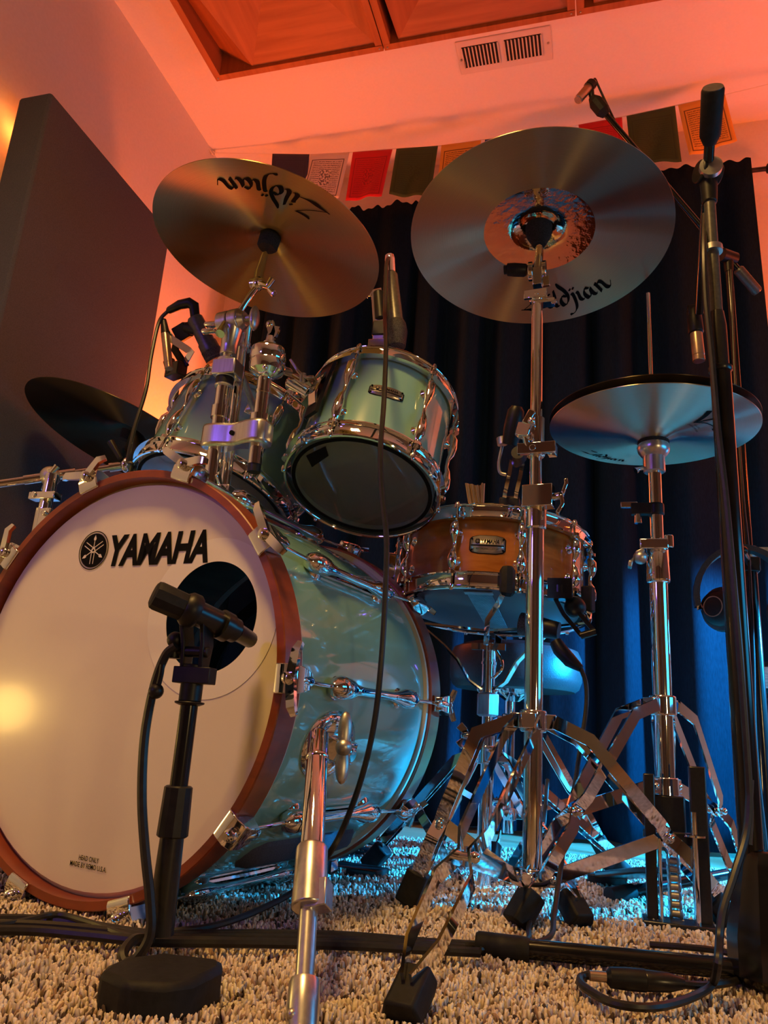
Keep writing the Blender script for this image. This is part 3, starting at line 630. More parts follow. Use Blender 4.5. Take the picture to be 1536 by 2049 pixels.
# ------------------------------------------------------------------ small drums
SNHEAD = noise_col(mat('hazy_snare_side_head', (.11, .10, .12), .32, 0, Specular_IOR_Level=.3), (.085, .075, .095), (.10, .09, .11), (10, 10, 10))
def small_drum(name, label, C, n, R, D, shell, nlug, phase, badge_px=None, lugspan=(.16, .84), metal=CHROME, bhead=CLEARH):
    M = frame(C, n, (1, 0, 0)); rs = R-.0125; t = thing(name, label, 'drum', C)
    if badge_px: phase = cyl_hit(M, rs, *badge_px[:2])[0]+PI/nlug
    g = G(); g.lathe(M, [(rs, .008), (rs, D-.008), (rs-.006, D-.008), (rs-.006, .008)], 96, closed=True); g.build('shell', shell, t)
    for nm, z0, s in (('bottom_hoop', 0, 1), ('top_hoop', D, -1)):
        pr = [(R-.0062, .0005), (R-.005, -.0012), (R-.002, -.0010), (R-.0008, .0010), (R-.002, .003), (R-.0045, .0040), (R-.0050, .006), (R-.0050, .022), (R-.004, .0245), (R+.004, .0255), (R+.004, .0275), (R-.0065, .0275), (R-.0070, .025), (R-.0066, .004)]
        g = G(); g.lathe(M, [(r, z0+s*z) for r, z in pr], 96, closed=True)
        for k in range(nlug):
            q = phase+2*PI*k/nlug; p = M @ Vector(((R+.000)*math.cos(q), (R+.000)*math.sin(q), z0+s*.0255)); g.lathe(frame(p, M.col[2].to_3d()), [(.009, -.003), (.009, .003)], 14)
        g.build(nm, metal, t)
    g = G(); g.lathe(M, [(1e-6, .0045), (R-.020, .0045), (R-.0125, .007), (R-.0122, .016)], 96); bh = g.build('bottom_head', bhead, t)
    g = G(); g.lathe(M, [(R-.021, .004), (R-.0145, .004), (R-.0145, .0046), (R-.021, .0046)], 96, closed=True); g.build('head_collar', INK, bh)
    g = G(); g.lathe(M, [(1e-6, D-.0045), (R-.020, D-.0045), (R-.0125, D-.007), (R-.0122, D-.016)], 96); g.build('top_head', COATH, t)
    for k in range(nlug):
        q = phase+2*PI*k/nlug; c, s = math.cos(q), math.sin(q)
        def L(r, z): return M @ Vector((r*c, r*s, z))
        z0, z1 = D*lugspan[0], D*lugspan[1]; h = z1-z0; rl = R-.001
        sh = [(0, .0035), (.03, .0060), (.12, .0085), (.24, .0088), (.36, .0055), (.44, .0034), (.56, .0034), (.64, .0055), (.76, .0088), (.88, .0085), (.97, .0060), (1, .0035)]
        g = G(); g.tube([L(rl+(.0035 if .1 < u < .4 or .6 < u < .9 else 0), z0+h*u) for u, r in sh], [r for u, r in sh], 14)
        for u in (.2, .8): g.lathe(frame(L(rs-.001, z0+h*u), L(1, 0)-L(0, 0)), [(.0095, 0), (.009, .003), (.0062, .006), (.006, R-.004-rs)], 14)
        lg = g.build('lug', metal, t)
        for za, zb, hd in ((z0+.004, .006, -1), (z1-.004, D-.006, 1)):
            g = G(); g.tube([L(rl, za), L(rl, zb+hd*.004)], .0022, 8); g.tube([L(rl, zb+hd*.000), L(rl, zb+hd*.006), L(rl, zb+hd*.010)], [.0045, .0045, .0028], 10); g.build('tension_rod', metal, t)
    if badge_px:
        th, zz = cyl_hit(M, rs, *badge_px[:2]); w_, h_ = badge_px[2:4]
        out = [(-.5, -.30), (-.44, -.42), (-.25, -.5), (.25, -.5), (.44, -.42), (.5, -.30), (.46, -.12), (.46, .12), (.5, .30), (.44, .42), (.25, .5), (-.25, .5), (-.44, .42), (-.5, .30), (-.46, .12), (-.46, -.12)]
        sgn = 1
        def put(x, y, d): a = th+x/rs; return M @ Vector(((rs+d)*math.cos(a), (rs+d)*math.sin(a), zz+y))
        def plate(sc, d, nm, m_, par):
            g = G(); k = 9; vs = []; fs = []
            # strips so the plate follows the curve
            xs = [-.5+i/16 for i in range(17)]
            def hh(x):
                ax = abs(x); return .5 if ax <= .25 else (.5-.08*(ax-.25)/.19 if ax <= .44 else .42-.12*(ax-.44)/.06)
            for x in xs:
                for y in (-1, 1): vs.append(put(x*w_*sc, y*hh(x)*h_*(sc if sc < 1 else sc), d))
            for i in range(16): fs.append((2*i, 2*i+2, 2*i+3, 2*i+1))
            g.add(vs, fs); o = g.build(nm, m_, par, smooth=60); sd = o.modifiers.new('solid', 'SOLIDIFY'); sd.thickness = .0006; return o
        bgo = plate(1.0, .0010, 'badge', INK, t); plate(.94, .0018, 'badge_plate', BADGE, bgo)
        vs, fs, wd = text('YAMAHA', .03, .15, .95); g = G(); ww = w_*.50
        g.mapped(vs, fs, lambda x, y: put(-w_*.18+x/wd*ww, h_*.06+y*h_*.22, .0030)); g.mapped([(-.45, -.09), (-.15, -.09), (.15, -.09), (.45, -.09), (.45, -.02), (.15, -.02), (-.15, -.02), (-.45, -.02)], [(0, 1, 6, 7), (1, 2, 5, 6), (2, 3, 4, 5)], lambda x, y: put(x*w_, y*h_, .0029)); g.build('badge_lettering', INK, bgo, smooth=0)
        vs, fs, wd = text('RECORDING CUSTOM', 0, 0, 1.0); g = G(); g.mapped(vs, fs, lambda x, y: put(-w_*.3+x/wd*w_*.6, -h_*.30+y*h_*.11, .0030)); g.build('badge_small_lettering', INK, bgo, smooth=0)
        fork_logo(lambda x, y, d: put(-w_*.27+x, h_*.16+y, .0029+d), h_*.15, INK, BADGE, bgo, ('badge_logo_disc', 'badge_logo_forks'))
        g = G()
        for sx in (-1, 1):
            for sy in (-1, 1): g.ball(put(sx*w_*.43, sy*h_*.30, .0025), .0018, 8)
        g.build('badge_rivets', INK, bgo)
    return t, M, rs
T1C = Vector((-.3915, 1.1893, .648)); T1N = Vector((.0451, .3771, .9251)); T1R, T1D = .137, .2152
tom1, MT1, rs1 = small_drum('rack_tom', 'small sea foam green rack tom on the right, badge facing the camera', T1C, T1N, T1R, T1D, AQUA, 6, R_(-118), (773, 785, .060, .0245))
T2C = Vector((-.7112, 1.255, .6476)); T2N = Vector((.1573, .322, .9336)); T2R, T2D = .162, .205
tom2, MT2, rs2 = small_drum('rack_tom', 'larger sea foam green rack tom on the left, behind the chrome posts', T2C, T2N, T2R, T2D, AQUA, 6, R_(-100))
SNC = Vector((-.2054, 1.4635, .4838)); SNN = Vector((.0214, .0888, .9958)); SNR, SND = .186, .1537
snare, MSN, rsn = small_drum('snare_drum', 'amber wooden snare drum with chrome hoops on its stand', SNC, SNN, SNR, SND, AMBER, 10, R_(-107), (975, 1090, .063, .034), (.20, .80), bhead=SNHEAD)
# printed square on tom head, snare wires + strainer
def on_tom(px, py):
    Mi = MT1.inverted(); o = Mi @ CAM; d = Mi.to_3x3() @ ray(px, py); tt = (.0035-o.z)/d.z; p = o+d*tt; return MT1 @ p
g = G(); a, b, c, d = [on_tom(*q) for q in ((612, 912), (651, 893), (657, 912), (624, 935))]; g.add([a, b, c, d], [(0, 1, 2, 3)]); 
e = (a+d)/2; f = (b+c)/2
g.build('head_print', INK, tom1.children[3] if False else [o for o in tom1.children if o.name.startswith('bottom_head')][0], smooth=0)
snh = [o for o in snare.children if o.name.startswith('bottom_head')][0]
g = G()
for i in range(20):
    x = -.021+i*.0022; g.tube([MSN @ Vector((x, -.14, .003)), MSN @ Vector((x, .14, .003))], .0007, 5)
g.box(MSN @ Matrix.Translation((0, -.14, .0025)), .05, .016, .002); g.box(MSN @ Matrix.Translation((0, .14, .0025)), .05, .016, .002); g.build('snare_wires', STEEL, snare)
th, zz = cyl_hit(MSN, SNR, 805, 1110)
g = G()
def LS(r, z, tg=0, q=R_(-160)): return MSN @ Vector((r*math.cos(q)-tg*math.sin(q), r*math.sin(q)+tg*math.cos(q), z))
rad = LS(1, 0)-LS(0, 0); g.box(frame(LS(SNR-.004, .075), rad, MSN.col[2].to_3d()), .085, .030, .016); g.box(frame(LS(SNR+.010, .070), rad, MSN.col[2].to_3d()), .05, .016, .016)
g.bar([LS(SNR+.014, .05), LS(SNR+.024, .085), LS(SNR+.020, .115)], .014, .004, rad); g.cyl(LS(SNR+.006, .0), LS(SNR+.006, .04), .006); g.build('strainer_lever', CHROME, snare, bevel=.002)

# ------------------------------------------------------------------ tom holder on the bass drum
th = thing('tom_holder', 'chrome double tom holder with satin clamp rising from the bass drum', 'tom holder', (-.60, 1.06, .57))
_p = at(434, 880, 1.055); CA = (_p.x, _p.y); _p = at(466, 850, 1.085); CB = (_p.x, _p.y); _p = at(522, 820, 1.045); CC = (_p.x, _p.y)
def tubev(g, xy, z0, z1, r, n=24): g.cyl((xy[0], xy[1], z0), (xy[0], xy[1], z1), r, n=n)
zA = lambda py: vz(*CA, py); zC = lambda py: vz(*CC, py); zB = lambda py: vz(*CB, py)
g = G(); tubev(g, CA, .56, zA(885), .0135); tubev(g, CA, zA(860), zA(742), .0125); tubev(g, CA, zA(835)-.002, zA(815), .0155); tubev(g, CA, zA(740), zA(705), .0095); g.build('left_post', CHROME, th)
g = G(); tubev(g, CB, .56, zB(700), .0085); tubev(g, CB, .585, .60, .014); tubev(g, CB, zB(700), zB(650), .014); tubev(g, CB, zB(695), zB(690), .016); g.build('rear_post', CHROME, th)
g = G(); tubev(g, CC, zC(930), zC(745), .0115); tubev(g, CC, zC(845), zC(832), .0165); tubev(g, CC, zC(788), zC(783), .0128); g.build('right_post', CHROME, th)
g = G(); tubev(g, CC, zC(945), zC(926), .0105); g.build('post_end_cap', BLACK, th)
g = G(); tubev(g, CA, zA(772), zA(757), .0150); g.build('post_band', BLACK, th)
g = G(); g.box((CA[0]+.003, CA[1], zA(741)), .042, .036, zA(722)-zA(752)); tubev(g, CA, zA(757), zA(720), .0175); tubev(g, CA, zA(776), zA(771), .0165); g.build('upper_collar', SATIN, th, bevel=.004)
# dog-bone clamp
zc = zA(872); a = Vector((CA[0], CA[1]-.002, 0)); c = Vector((CC[0], CC[1]-.002, 0)); dv = (c-a).normalized(); nv = Vector((dv.y, -dv.x, 0)); Lc = (c-a).length
poly = []
for u, w_ in ((-.022, .010), (-.018, .018), (-.006, .0225), (.012, .021), (.028, .0155), (Lc/2, .013), (Lc-.028, .0155), (Lc-.012, .021), (Lc+.006, .0225), (Lc+.018, .018), (Lc+.022, .010)): poly.append((u, w_))
poly = poly+[(u, -w_) for u, w_ in poly[::-1]]
Mc = frame(Vector((a.x, a.y, zc-.004)), (0, 0, 1), dv)
g = G(); g.prism(Mc, poly, -.021, .019); g.build('double_clamp', SATIN, th, bevel=.006)
g = G(); g.cyl(Mc @ Vector((Lc/2, -.0165, -.001)), Mc @ Vector((Lc/2, -.0125, -.001)), .004, n=12); g.build('clamp_bolt', INK, th)
# shell base plate
g = G(); g.box(((CA[0]+CC[0])/2-.02, 1.065, .584), .085, .075, .012); tubev(g, CA, .575, .60, .021); g.box((CA[0]+.03, 1.045, .598), .030, .028, .026); wingnut(g, (CA[0]+.036, 1.028, .60), (0, -1, 0), .010, .020); g.build('shell_base', CHROME, th, bevel=.003)
# right post cap: knurled receiver and wing
g = G(); M = frame((CC[0]+.002, CC[1], zC(745)), (0, 0, 1)); z1 = zC(745)-zC(745)
h = zC(700)-zC(745); g.lathe(M, [(.012, -.012), (.020, -.006), (.0285, .0), (.0300, h*.35), (.0285, h*.45), (.0300, h*.55), (.0300, h*.93), (.028, h), (.012, h+.001), (.0115, h+.012), (.008, h+.014), (.0065, h+.024)], 14)
g.ball((CC[0]+.012, CC[1]-.028, zC(745)-.006), .005, 12); g.build('ball_receiver', CHROME, th)
g = G(); p0 = Vector((CC[0]+.002, CC[1], zC(690)+.012)); g.bar([p0, p0+Vector((.002, 0, .010)), p0+Vector((-.004, 0, .030))], .013, .006, (0, 1, 0)); g.bar([p0, p0+Vector((.006, 0, .006)), p0+Vector((.010, 0, .020))], .012, .006, (0, 1, 0)); g.ball(p0+Vector((-.004, 0, .026)), .007, 10); g.build('receiver_wing', CHROME, th)
# arm to right tom
pa = Vector((CC[0]+.025, CC[1]-.005, zC(742))); pb = at(590, 768, 1.135); pc = at(618, 790, 1.145)
g = G(); g.tube([Vector((CC[0], CC[1], zC(735))), pa, at(578, 745, 1.11)], .007, 14); g.build('right_tom_arm', SATIN, th)
dd = (at(622, 798, 1.14)-at(575, 762, 1.14)).normalized()
g = G(); q0 = at(584, 764, 1.135); q1 = at(622, 786, 1.14); g.tube([q0-dd*.003, q0, q1, q1+dd*.002], [.014, .0165, .0165, .014], 20); g.box(frame(at(600, 792, 1.142), dd, (0, 0, 1)), .020, .026, .040); g.build('tom_arm_block', CHROME, th, bevel=.002)
g = G(); wc = at(606, 752, 1.125); up = (at(607, 738, 1.125)-at(606, 770, 1.125)).normalized()
for sg in (-1, 1): g.bar([wc, wc+dd*sg*.012+up*.001, wc+dd*sg*.019+up*.006, wc+dd*sg*.030+up*.012], .014, .005, up, wl=[.010, .014, .016, .015])
g.cyl(wc-up*.015, wc+up*.004, .006); g.build('tom_arm_wing', SATIN, th, bevel=.001)
# curved rubber-lined bracket hugging the right tom
g = G(); ang = math.atan2(-(T1C.y-1.15), -.9)
def LT(q, z, r): return MT1 @ Vector((r*math.cos(q), r*math.sin(q), z))
qb, zb = cyl_hit(MT1, rs1+.014, 632, 795)
g.bar([LT(qb+.02, T1D*u, rs1+.010+.004*math.sin(u*PI)) for u in (.30, .40, .50, .60, .70, .80, .88)], .030, .006, LT(qb, 0, 1)-LT(qb, 0, 0)); g.build('tom_bracket', BLACK, tom1)
g = G(); g.bar([LT(qb+.02, T1D*u, rs1+.016+.010*math.sin((u-.4)/.35*PI)) for u in (.40, .48, .56, .64, .75)], .018, .005, LT(qb, 0, 1)-LT(qb, 0, 0)); g.build('tom_bracket_plate', CHROME, tom1)
# arm + chrome hook to left tom
qh, zh = cyl_hit(MT2, rs2+.012, 500, 845)
def LT2(q, z, r): return MT2 @ Vector((r*math.cos(q), r*math.sin(q), z))
g = G(); g.tube(spline([LT2(qh-.02, T2D*.62, rs2+.016), LT2(qh+.03, T2D*.50, rs2+.024), LT2(qh+.0, T2D*.36, rs2+.020), LT2(qh-.10, T2D*.27, rs2+.012), LT2(qh-.16, T2D*.25, rs2+.004)], 6), .0055, 12); g.box(frame(LT2(qh-.02, T2D*.62, rs2+.010), LT2(qh, 0, 1)-LT2(qh, 0, 0), MT2.col[2].to_3d()), .030, .030, .022); g.build('tom_bracket', CHROME, tom2, bevel=.002)
g = G(); g.tube([Vector((CB[0], CB[1], zB(745))), LT2(qh-.02, T2D*.62, rs2+.018)], .007, 14); g.build('left_tom_arm', SATIN, th)
# cymbal arm on top of the left post
CLC = Vector((-.5621, 1.0733, 1.0657)); CLN = Vector((.1129, .0974, .9888))
z0 = zA(705)
g = G(); hc = Vector((CA[0]+.006, CA[1]-.006, zA(648))); ax = Vector((1, -.12, .06)).normalized()
g.cyl(hc-ax*.026, hc-ax*.006, .0205); g.cyl(hc-ax*.004, hc+ax*.014, .0205); g.cyl(hc+ax*.014, hc+ax*.024, .019, .012); g.cyl(hc-ax*.028, hc-ax*.024, .012, .0195)
g.tube([Vector((CA[0], CA[1], z0-.006)), Vector((CA[0], CA[1], z0+.010)), hc-Vector((0, 0, .010))], [.0145, .0145, .018], 20); g.build('cymbal_hinge', SATIN, th, bevel=.0012)
g = G(); g.box(hc-ax*.030+Vector((-.010, 0, .002)), .034, .014, .008); g.box(hc-ax*.030+Vector((-.018, 0, -.010)), .026, .012, .008); g.build('hinge_lever', CHROME, th, bevel=.003)
g = G(); wc = hc+ax*.036; g.ball(wc+Vector((.006, -.004, -.004)), .018, 16, (.45, .7, 1.25)); g.cyl(hc+ax*.02, wc, .006); g.build('hinge_wing', STEEL, th)
g = G(); ec = at(440, 668, 1.02); g.tube([hc+Vector((-.008, -.014, -.012)), ec], [.007, .008], 14); g.build('hinge_tbolt', CHROME, th)
CEN = CLC+CLN*.030
t0 = at(515, 572, 1.055); 
g = G(); g.tube([hc+Vector((.004, 0, .010)), at(500, 592, 1.05), t0], [.0055, .0055, .0060], 14); g.build('cymbal_arm', CHROME, th)
stem = [CLC-CLN*.055, CLC+CLN*.055]
g = G(); g.ball(t0+Vector((0, 0, .004)), .012, 16, (1, .9, 1.1)); g.cyl(t0+Vector((-.012, 0, .004)), t0+Vector((.012, 0, .004)), .010); g.tube([t0, stem[0], CLC-CLN*.012], [.009, .0085, .0060], 14); g.tube([CLC-CLN*.05, stem[1]], .0032, 10)
g.tube([t0+Vector((.006, -.004, .002)), at(535, 573, 1.045), at(545, 558, 1.045)], [.006, .005, .006], 10); g.tube([at(538, 578, 1.045), at(548, 588, 1.045)], [.004, .006], 10); g.build('cymbal_tilter', CHROME, th, bevel=.0005)
g = G(); g.tube([CLC+CLN*.000, CLC+CLN*.004, CLC+CLN*.026, CLC+CLN*.031], [.0150, .0185, .0190, .0150], 24); g.build('cymbal_felt', FELT, th)
g = G(); g.tube([CLC+CLN*.038, CLC+CLN*.052], [.016, .012], 20); g.build('top_felt', FELT, th)

# ------------------------------------------------------------------ cymbals
def nib(strokes, w_=.125, ang=38):
    """calligraphic pen strokes: each polyline swept with a slanted flat nib"""
    a = R_(ang); nx, ny = math.cos(a)*w_, math.sin(a)*w_; V = []; F = []
    for st in strokes:
        pts = [(p[0], p[1], p[2] if len(p) > 2 else 1) for p in st]; sp = spline([(x, y, k) for x, y, k in pts], 5); b = len(V)
        for p in sp: V += [(p.x-nx*p.z, p.y-ny*p.z), (p.x+nx*p.z, p.y+ny*p.z)]
        for i in range(len(sp)-1): F.append((b+2*i, b+2*i+1, b+2*i+3, b+2*i+2))
        # thin hairline thickness so edge-on strokes stay visible
        b = len(V); 
        for p in sp: V += [(p.x, p.y-.028), (p.x, p.y+.028)]
        for i in range(len(sp)-1): F.append((b+2*i, b+2*i+1, b+2*i+3, b+2*i+2))
    return V, F
ZIL = [[(.05, 1.02, .3), (.35, .98), (.95, 1.05, .7)], [(.92, 1.02, 1.1), (.5, .55, 1.0), (.02, .02, 1)], [(-.15, -.05, .3), (.3, .02), (.75, .0, 1.2), (1.25, .12, .2)],
       [(1.30, .62, .6), (1.38, .55), (1.36, .15), (1.48, .02, .6), (1.58, .10, .3)], [(1.36, .86, .8), (1.44, .80, .8)],
       [(1.72, 1.05, .7), (1.74, .6), (1.72, .18), (1.82, .02, .7), (1.94, .10, .3)],
       [(2.42, .50, .5), (2.18, .60), (2.04, .32), (2.16, .03), (2.38, .14), (2.52, .50), (2.40, .90), (2.12, 1.22), (2.00, 1.42, .5)],
       [(2.72, .60, .7), (2.82, .52), (2.80, .0), (2.68, -.40), (2.42, -.62, .9), (2.32, -.56, .4)], [(2.72, .88, .8), (2.80, .82, .8)], [(2.94, .90, .8), (3.02, .84, .8)],
       [(3.04, .60, .7), (3.12, .52), (3.10, .16), (3.22, .02, .6), (3.32, .10, .3)],
       [(3.82, .52, .5), (3.58, .60), (3.42, .32), (3.52, .03), (3.74, .14), (3.86, .50), (3.86, .16), (3.98, .02, .6), (4.08, .12, .3)],
       [(4.16, .52, .6), (4.28, .56), (4.30, .02, .9)], [(4.30, .36, .4), (4.46, .58, .9), (4.64, .50), (4.66, .12), (4.82, .02, .7), (5.02, .22, .3), (5.10, .30, .2)]]
ZW = 5.1
def cymbal(name, label, C, n, R, m, bell=.060, bellh=.022, bow=.022, group=None):
    M = frame(C, n, (1, 0, 0)); pr = []
    def zf(r):
        z = bow*(1-(r/R)**1.55)
        if r < bell: z += bellh*(.5+.5*math.cos(PI*r/bell))**.75
        return z
    rs = [.006]+[R*i/44 for i in range(2, 45)]
    prof = [(r, zf(r)) for r in rs]; prof2 = [(r, z+.0013) for r, z in prof[::-1]]
    g = G(); g.lathe(I4, prof+prof2, 128, closed=True)
    me_loc = g; g.v = [v for v in g.v]
    o = g.build(name, m, None, loc=(0, 0, 0), smooth=30); o.matrix_world = M
    OFF[o.name] = None; o['_m'] = 0; del o['_m']
    tag(o, label, 'cymbal', group); o['label'] = label
    return o, M, zf
def cym_local(M, px, py, zp=.006):
    Mi = M.inverted(); o = Mi @ CAM; d = Mi.to_3x3() @ ray(px, py); t = (zp-o.z)/d.z; p = o+d*t; return math.atan2(p.y, p.x), math.hypot(p.x, p.y)
def cym_print(o, V, F, zf, width, W0, phi, rbase, sc_y=1.0, name='printed_name', m=INK, dz=-.0006):
    k = width/W0; vs = []
    for x, y in V:
        r = rbase-y*k*sc_y; a = phi-(x-W0/2)*k/rbase; vs.append((r*math.cos(a), r*math.sin(a), zf(r)+dz))
    me = bpy.data.meshes.new(name); me.from_pydata(vs, [], F); me.materials.append(m); c = bpy.data.objects.new(name, me); COL.objects.link(c); c.parent = o
ZV, ZF = nib(ZIL)
o, M, zf = cymbal('crash_cymbal', 'golden crash cymbal on the left, black felt at its centre, name upside down', CLC, CLN, .203, CYM, bell=.042, bellh=.014, bow=.020)
phi, rr = cym_local(M, 540, 378); cym_print(o, ZV, ZF, zf, .202, ZW, phi-.0, rr+.014, 1.1)
CRC = Vector((-.0973, 1.2025, 1.1158)); CRN = Vector((-.0293, .1566, .9872))
o, M, zf = cymbal('crash_cymbal', 'large crash cymbal on the tall chrome stand, with mirror polished ring round its bell', CRC, CRN, .229, CYMB, bell=.050, bellh=.022, bow=.026)
phi, rr = cym_local(M, 1140, 600); cym_print(o, ZV, ZF, zf, .188, ZW, phi, rr+.012, 1.1)
HHC = Vector((.0913, 1.3504, .804)); HHN = Vector((.0299, .0248, .9992))
o, M, zf = cymbal('hi_hat_cymbal', 'lower hi-hat cymbal, pale underside facing the floor with faint lettering', HHC, HHN, .178, CYMH, bell=.046, bellh=-.012, bow=-.018, group=None)
phi, rr = cym_local(M, 1208, 914, -.004); cym_print(o, ZV, ZF, zf, .100, ZW, phi, rr+.006, 1.0, m=INK)
AS = [[(.0, .35, .3), (.25, .55, .8), (.55, .40, .6), (.30, .25, .5), (.0, .35, .3)], [(.5, .42, .4), (1.3, .62, .4), (1.9, .95, .6)], [(1.9, .95, .8), (1.6, .3), (1.45, -.1, 1.2)], [(1.95, 1.0, 1.1), (2.15, .4, 1.2), (2.4, -.1, 1.3)]]
AV, AF = nib(AS, .10); phi, rr = cym_local(M, 1425, 838, -.006); cym_print(o, AV, AF, zf, .085, 2.4, phi+.06, rr+.012, 1.0, 'printed_initial')
vs, fs, wd = text('NEW BEAT HI-HAT'); phi, rr = cym_local(M, 1385, 848, -.006); cym_print(o, vs, fs, zf, .040, wd, phi, rr+.004, 1.0, 'printed_model')
vs, fs, wd = text('BOTTOM'); cym_print(o, vs, fs, zf, .018, wd, phi-.02, rr+.010, 1.0, 'printed_position')
# top hat: rim over rim, bow upwards
o2, M_, zf_ = cymbal('hi_hat_cymbal', 'upper hi-hat cymbal, thin dark bronze rim lying just above the lower one', HHC+HHN*.0150, HHN, .1785, CYMD, bell=.050, bellh=.016, bow=.024)
RDC = Vector((-1.060, 1.440, .865)); RDN = Vector((.2482, .1906, .9498))
cymbal('ride_cymbal', 'dark ride cymbal at the far left in front of the acoustic panel', RDC, RDN, .235, CYMD, bell=.058, bellh=.024, bow=.022)

# ------------------------------------------------------------------ stands
def foot_block(g, P, d, s=1.0):
    """tapered rubber foot at P, leg arriving along d"""
    d = Vector(d).normalized(); M = frame(P, d, d.cross(Vector((0, 0, 1))))
    g.prism(M, [(-.010*s, -.012*s), (.010*s, -.012*s), (.014*s, .0), (.010*s, .012*s), (-.010*s, .012*s), (-.014*s, 0)], -.035*s, .0)
def tripod(root, x, y, zhub, zcol, feet, rt, bw=.014, m=CHROME, spread=.017, mid=.60, out=.055, drop=.022, fs=1.0, labels=None):
    g = G(); g.tube([(x, y, zhub-.016), (x, y, zhub-.014), (x, y, zhub+.014), (x, y, zhub+.016)], [rt+.004, rt+.006, rt+.006, rt+.004], 24)
    for F in feet:
        d = Vector((F[0]-x, F[1]-y, 0)).normalized(); g.box(frame(Vector((x, y, zhub))+d*(rt+.008), (0, 0, 1), d), .020, .022, .022)
    g.build('hub', m, root, bevel=.0015)
    g = G(); g.tube([(x, y, zcol-.013), (x, y, zcol+.013)], rt+.005, 24)
    for F in feet:
        d = Vector((F[0]-x, F[1]-y, 0)).normalized(); g.box(frame(Vector((x, y, zcol))+d*(rt+.010), (0, 0, 1), d), .024, .018, .022)
    g.build('lower_collar', m, root, bevel=.0015)
    for F in feet:
        F = Vector(F); d = Vector((F.x-x, F.y-y, 0)).normalized(); s = d.cross(Vector((0, 0, 1))); H = Vector((x, y, zhub))+d*(rt+.012)
        P1 = H+d*out-Vector((0, 0, drop)); E = F+Vector((0, 0, .030))-d*.012
        J = P1.lerp(E, mid)
        g = G()
        for sg in (-1, 1):
            pts = [H+s*sg*spread*.8, P1+s*sg*spread, P1.lerp(E, mid*.86)+s*sg*spread*.75, J+s*sg*.0055, P1.lerp(E, mid*1.14)+s*sg*spread*.95, P1.lerp(E, .90)+s*sg*spread*.75, E+s*sg*.004]
            g.bar(pts, bw, .0032, s)
        g.cyl(J-s*.012, J+s*.012, .005, n=10); g.ball(J+s*.012, .006, 10); g.ball(J-s*.012, .006, 10)
        lg = g.build('leg', m, root)
        g = G(); dn = (E-P1).normalized(); foot_block(g, F+Vector((0, 0, .004))+dn*.0, dn, 1.35*fs); g.build('rubber_foot', RUBBER, lg, bevel=.003)
        g = G(); K = Vector((x, y, zcol))+d*(rt+.014)
        g.bar([K, K.lerp(J, .5), J], bw*1.05, .003, s); g.ball(K-s*.008, .0055, 10); g.ball(K+s*.008, .0055, 10); g.build('brace', m, root)
def collar(g, x, y, z, r, h=.02, d=None, lug=.02):
    g.tube([(x, y, z-h/2), (x, y, z-h/2+.002), (x, y, z+h/2-.002), (x, y, z+h/2)], [r-.002, r, r, r-.002], 24)
    if d is not None:
        d = Vector(d).normalized(); g.box(frame(Vector((x, y, z))+d*(r+lug/2-.003), (0, 0, 1), d), lug, r*1.1, h*.8)

# --- tall chrome cymbal stand
sx, sy = -.0990, 1.2000
cs = thing('cymbal_stand', 'tall chrome cymbal stand with double braced legs in front of the snare drum', 'cymbal stand', (sx, sy, 0))
zz = lambda py: vz(sx, sy, py)
g = G(); g.cyl((sx, sy, zz(1778)), (sx, sy, zz(1040)), .0140, n=32); g.build('lower_tube', CHROME, cs)
g = G(); g.tube([(sx, sy, zz(1060)), (sx, sy, zz(1058)), (sx, sy, zz(1018)), (sx, sy, zz(1016))], [.0158, .0175, .0180, .0160], 24)
B = Vector((sx, sy, zz(1000))); g.box(frame(B+Vector((.006, -.014, .0)), (0, 0, 1), (1, -.15, 0)), .048, .026, .036); g.cyl(B+Vector((0, 0, -.016)), B+Vector((0, 0, .012)), .0205); g.build('height_clamp', CHROME, cs, bevel=.004)
g = G(); kc = at(1115, 992, 1.185); g.bar([kc-Vector((.008, 0, 0)), kc+Vector((.008, 0, .002)), kc+Vector((.014, 0, .018)), kc+Vector((.013, 0, .026))], .018, .006, (1, 0, .3)); g.bar([kc+Vector((.006, 0, 0)), kc+Vector((.008, 0, -.016)), kc+Vector((.000, 0, -.030))], .018, .006, (1, 0, -.3)); g.cyl(B+Vector((.028, -.012, 0)), kc+Vector((.004, 0, 0)), .006); g.build('clamp_wing', CHROME, cs, bevel=.001)
g = G(); g.cyl((sx, sy, zz(1045)), (sx, sy, zz(588)), .0098, n=28); g.build('upper_tube', CHROME, cs)
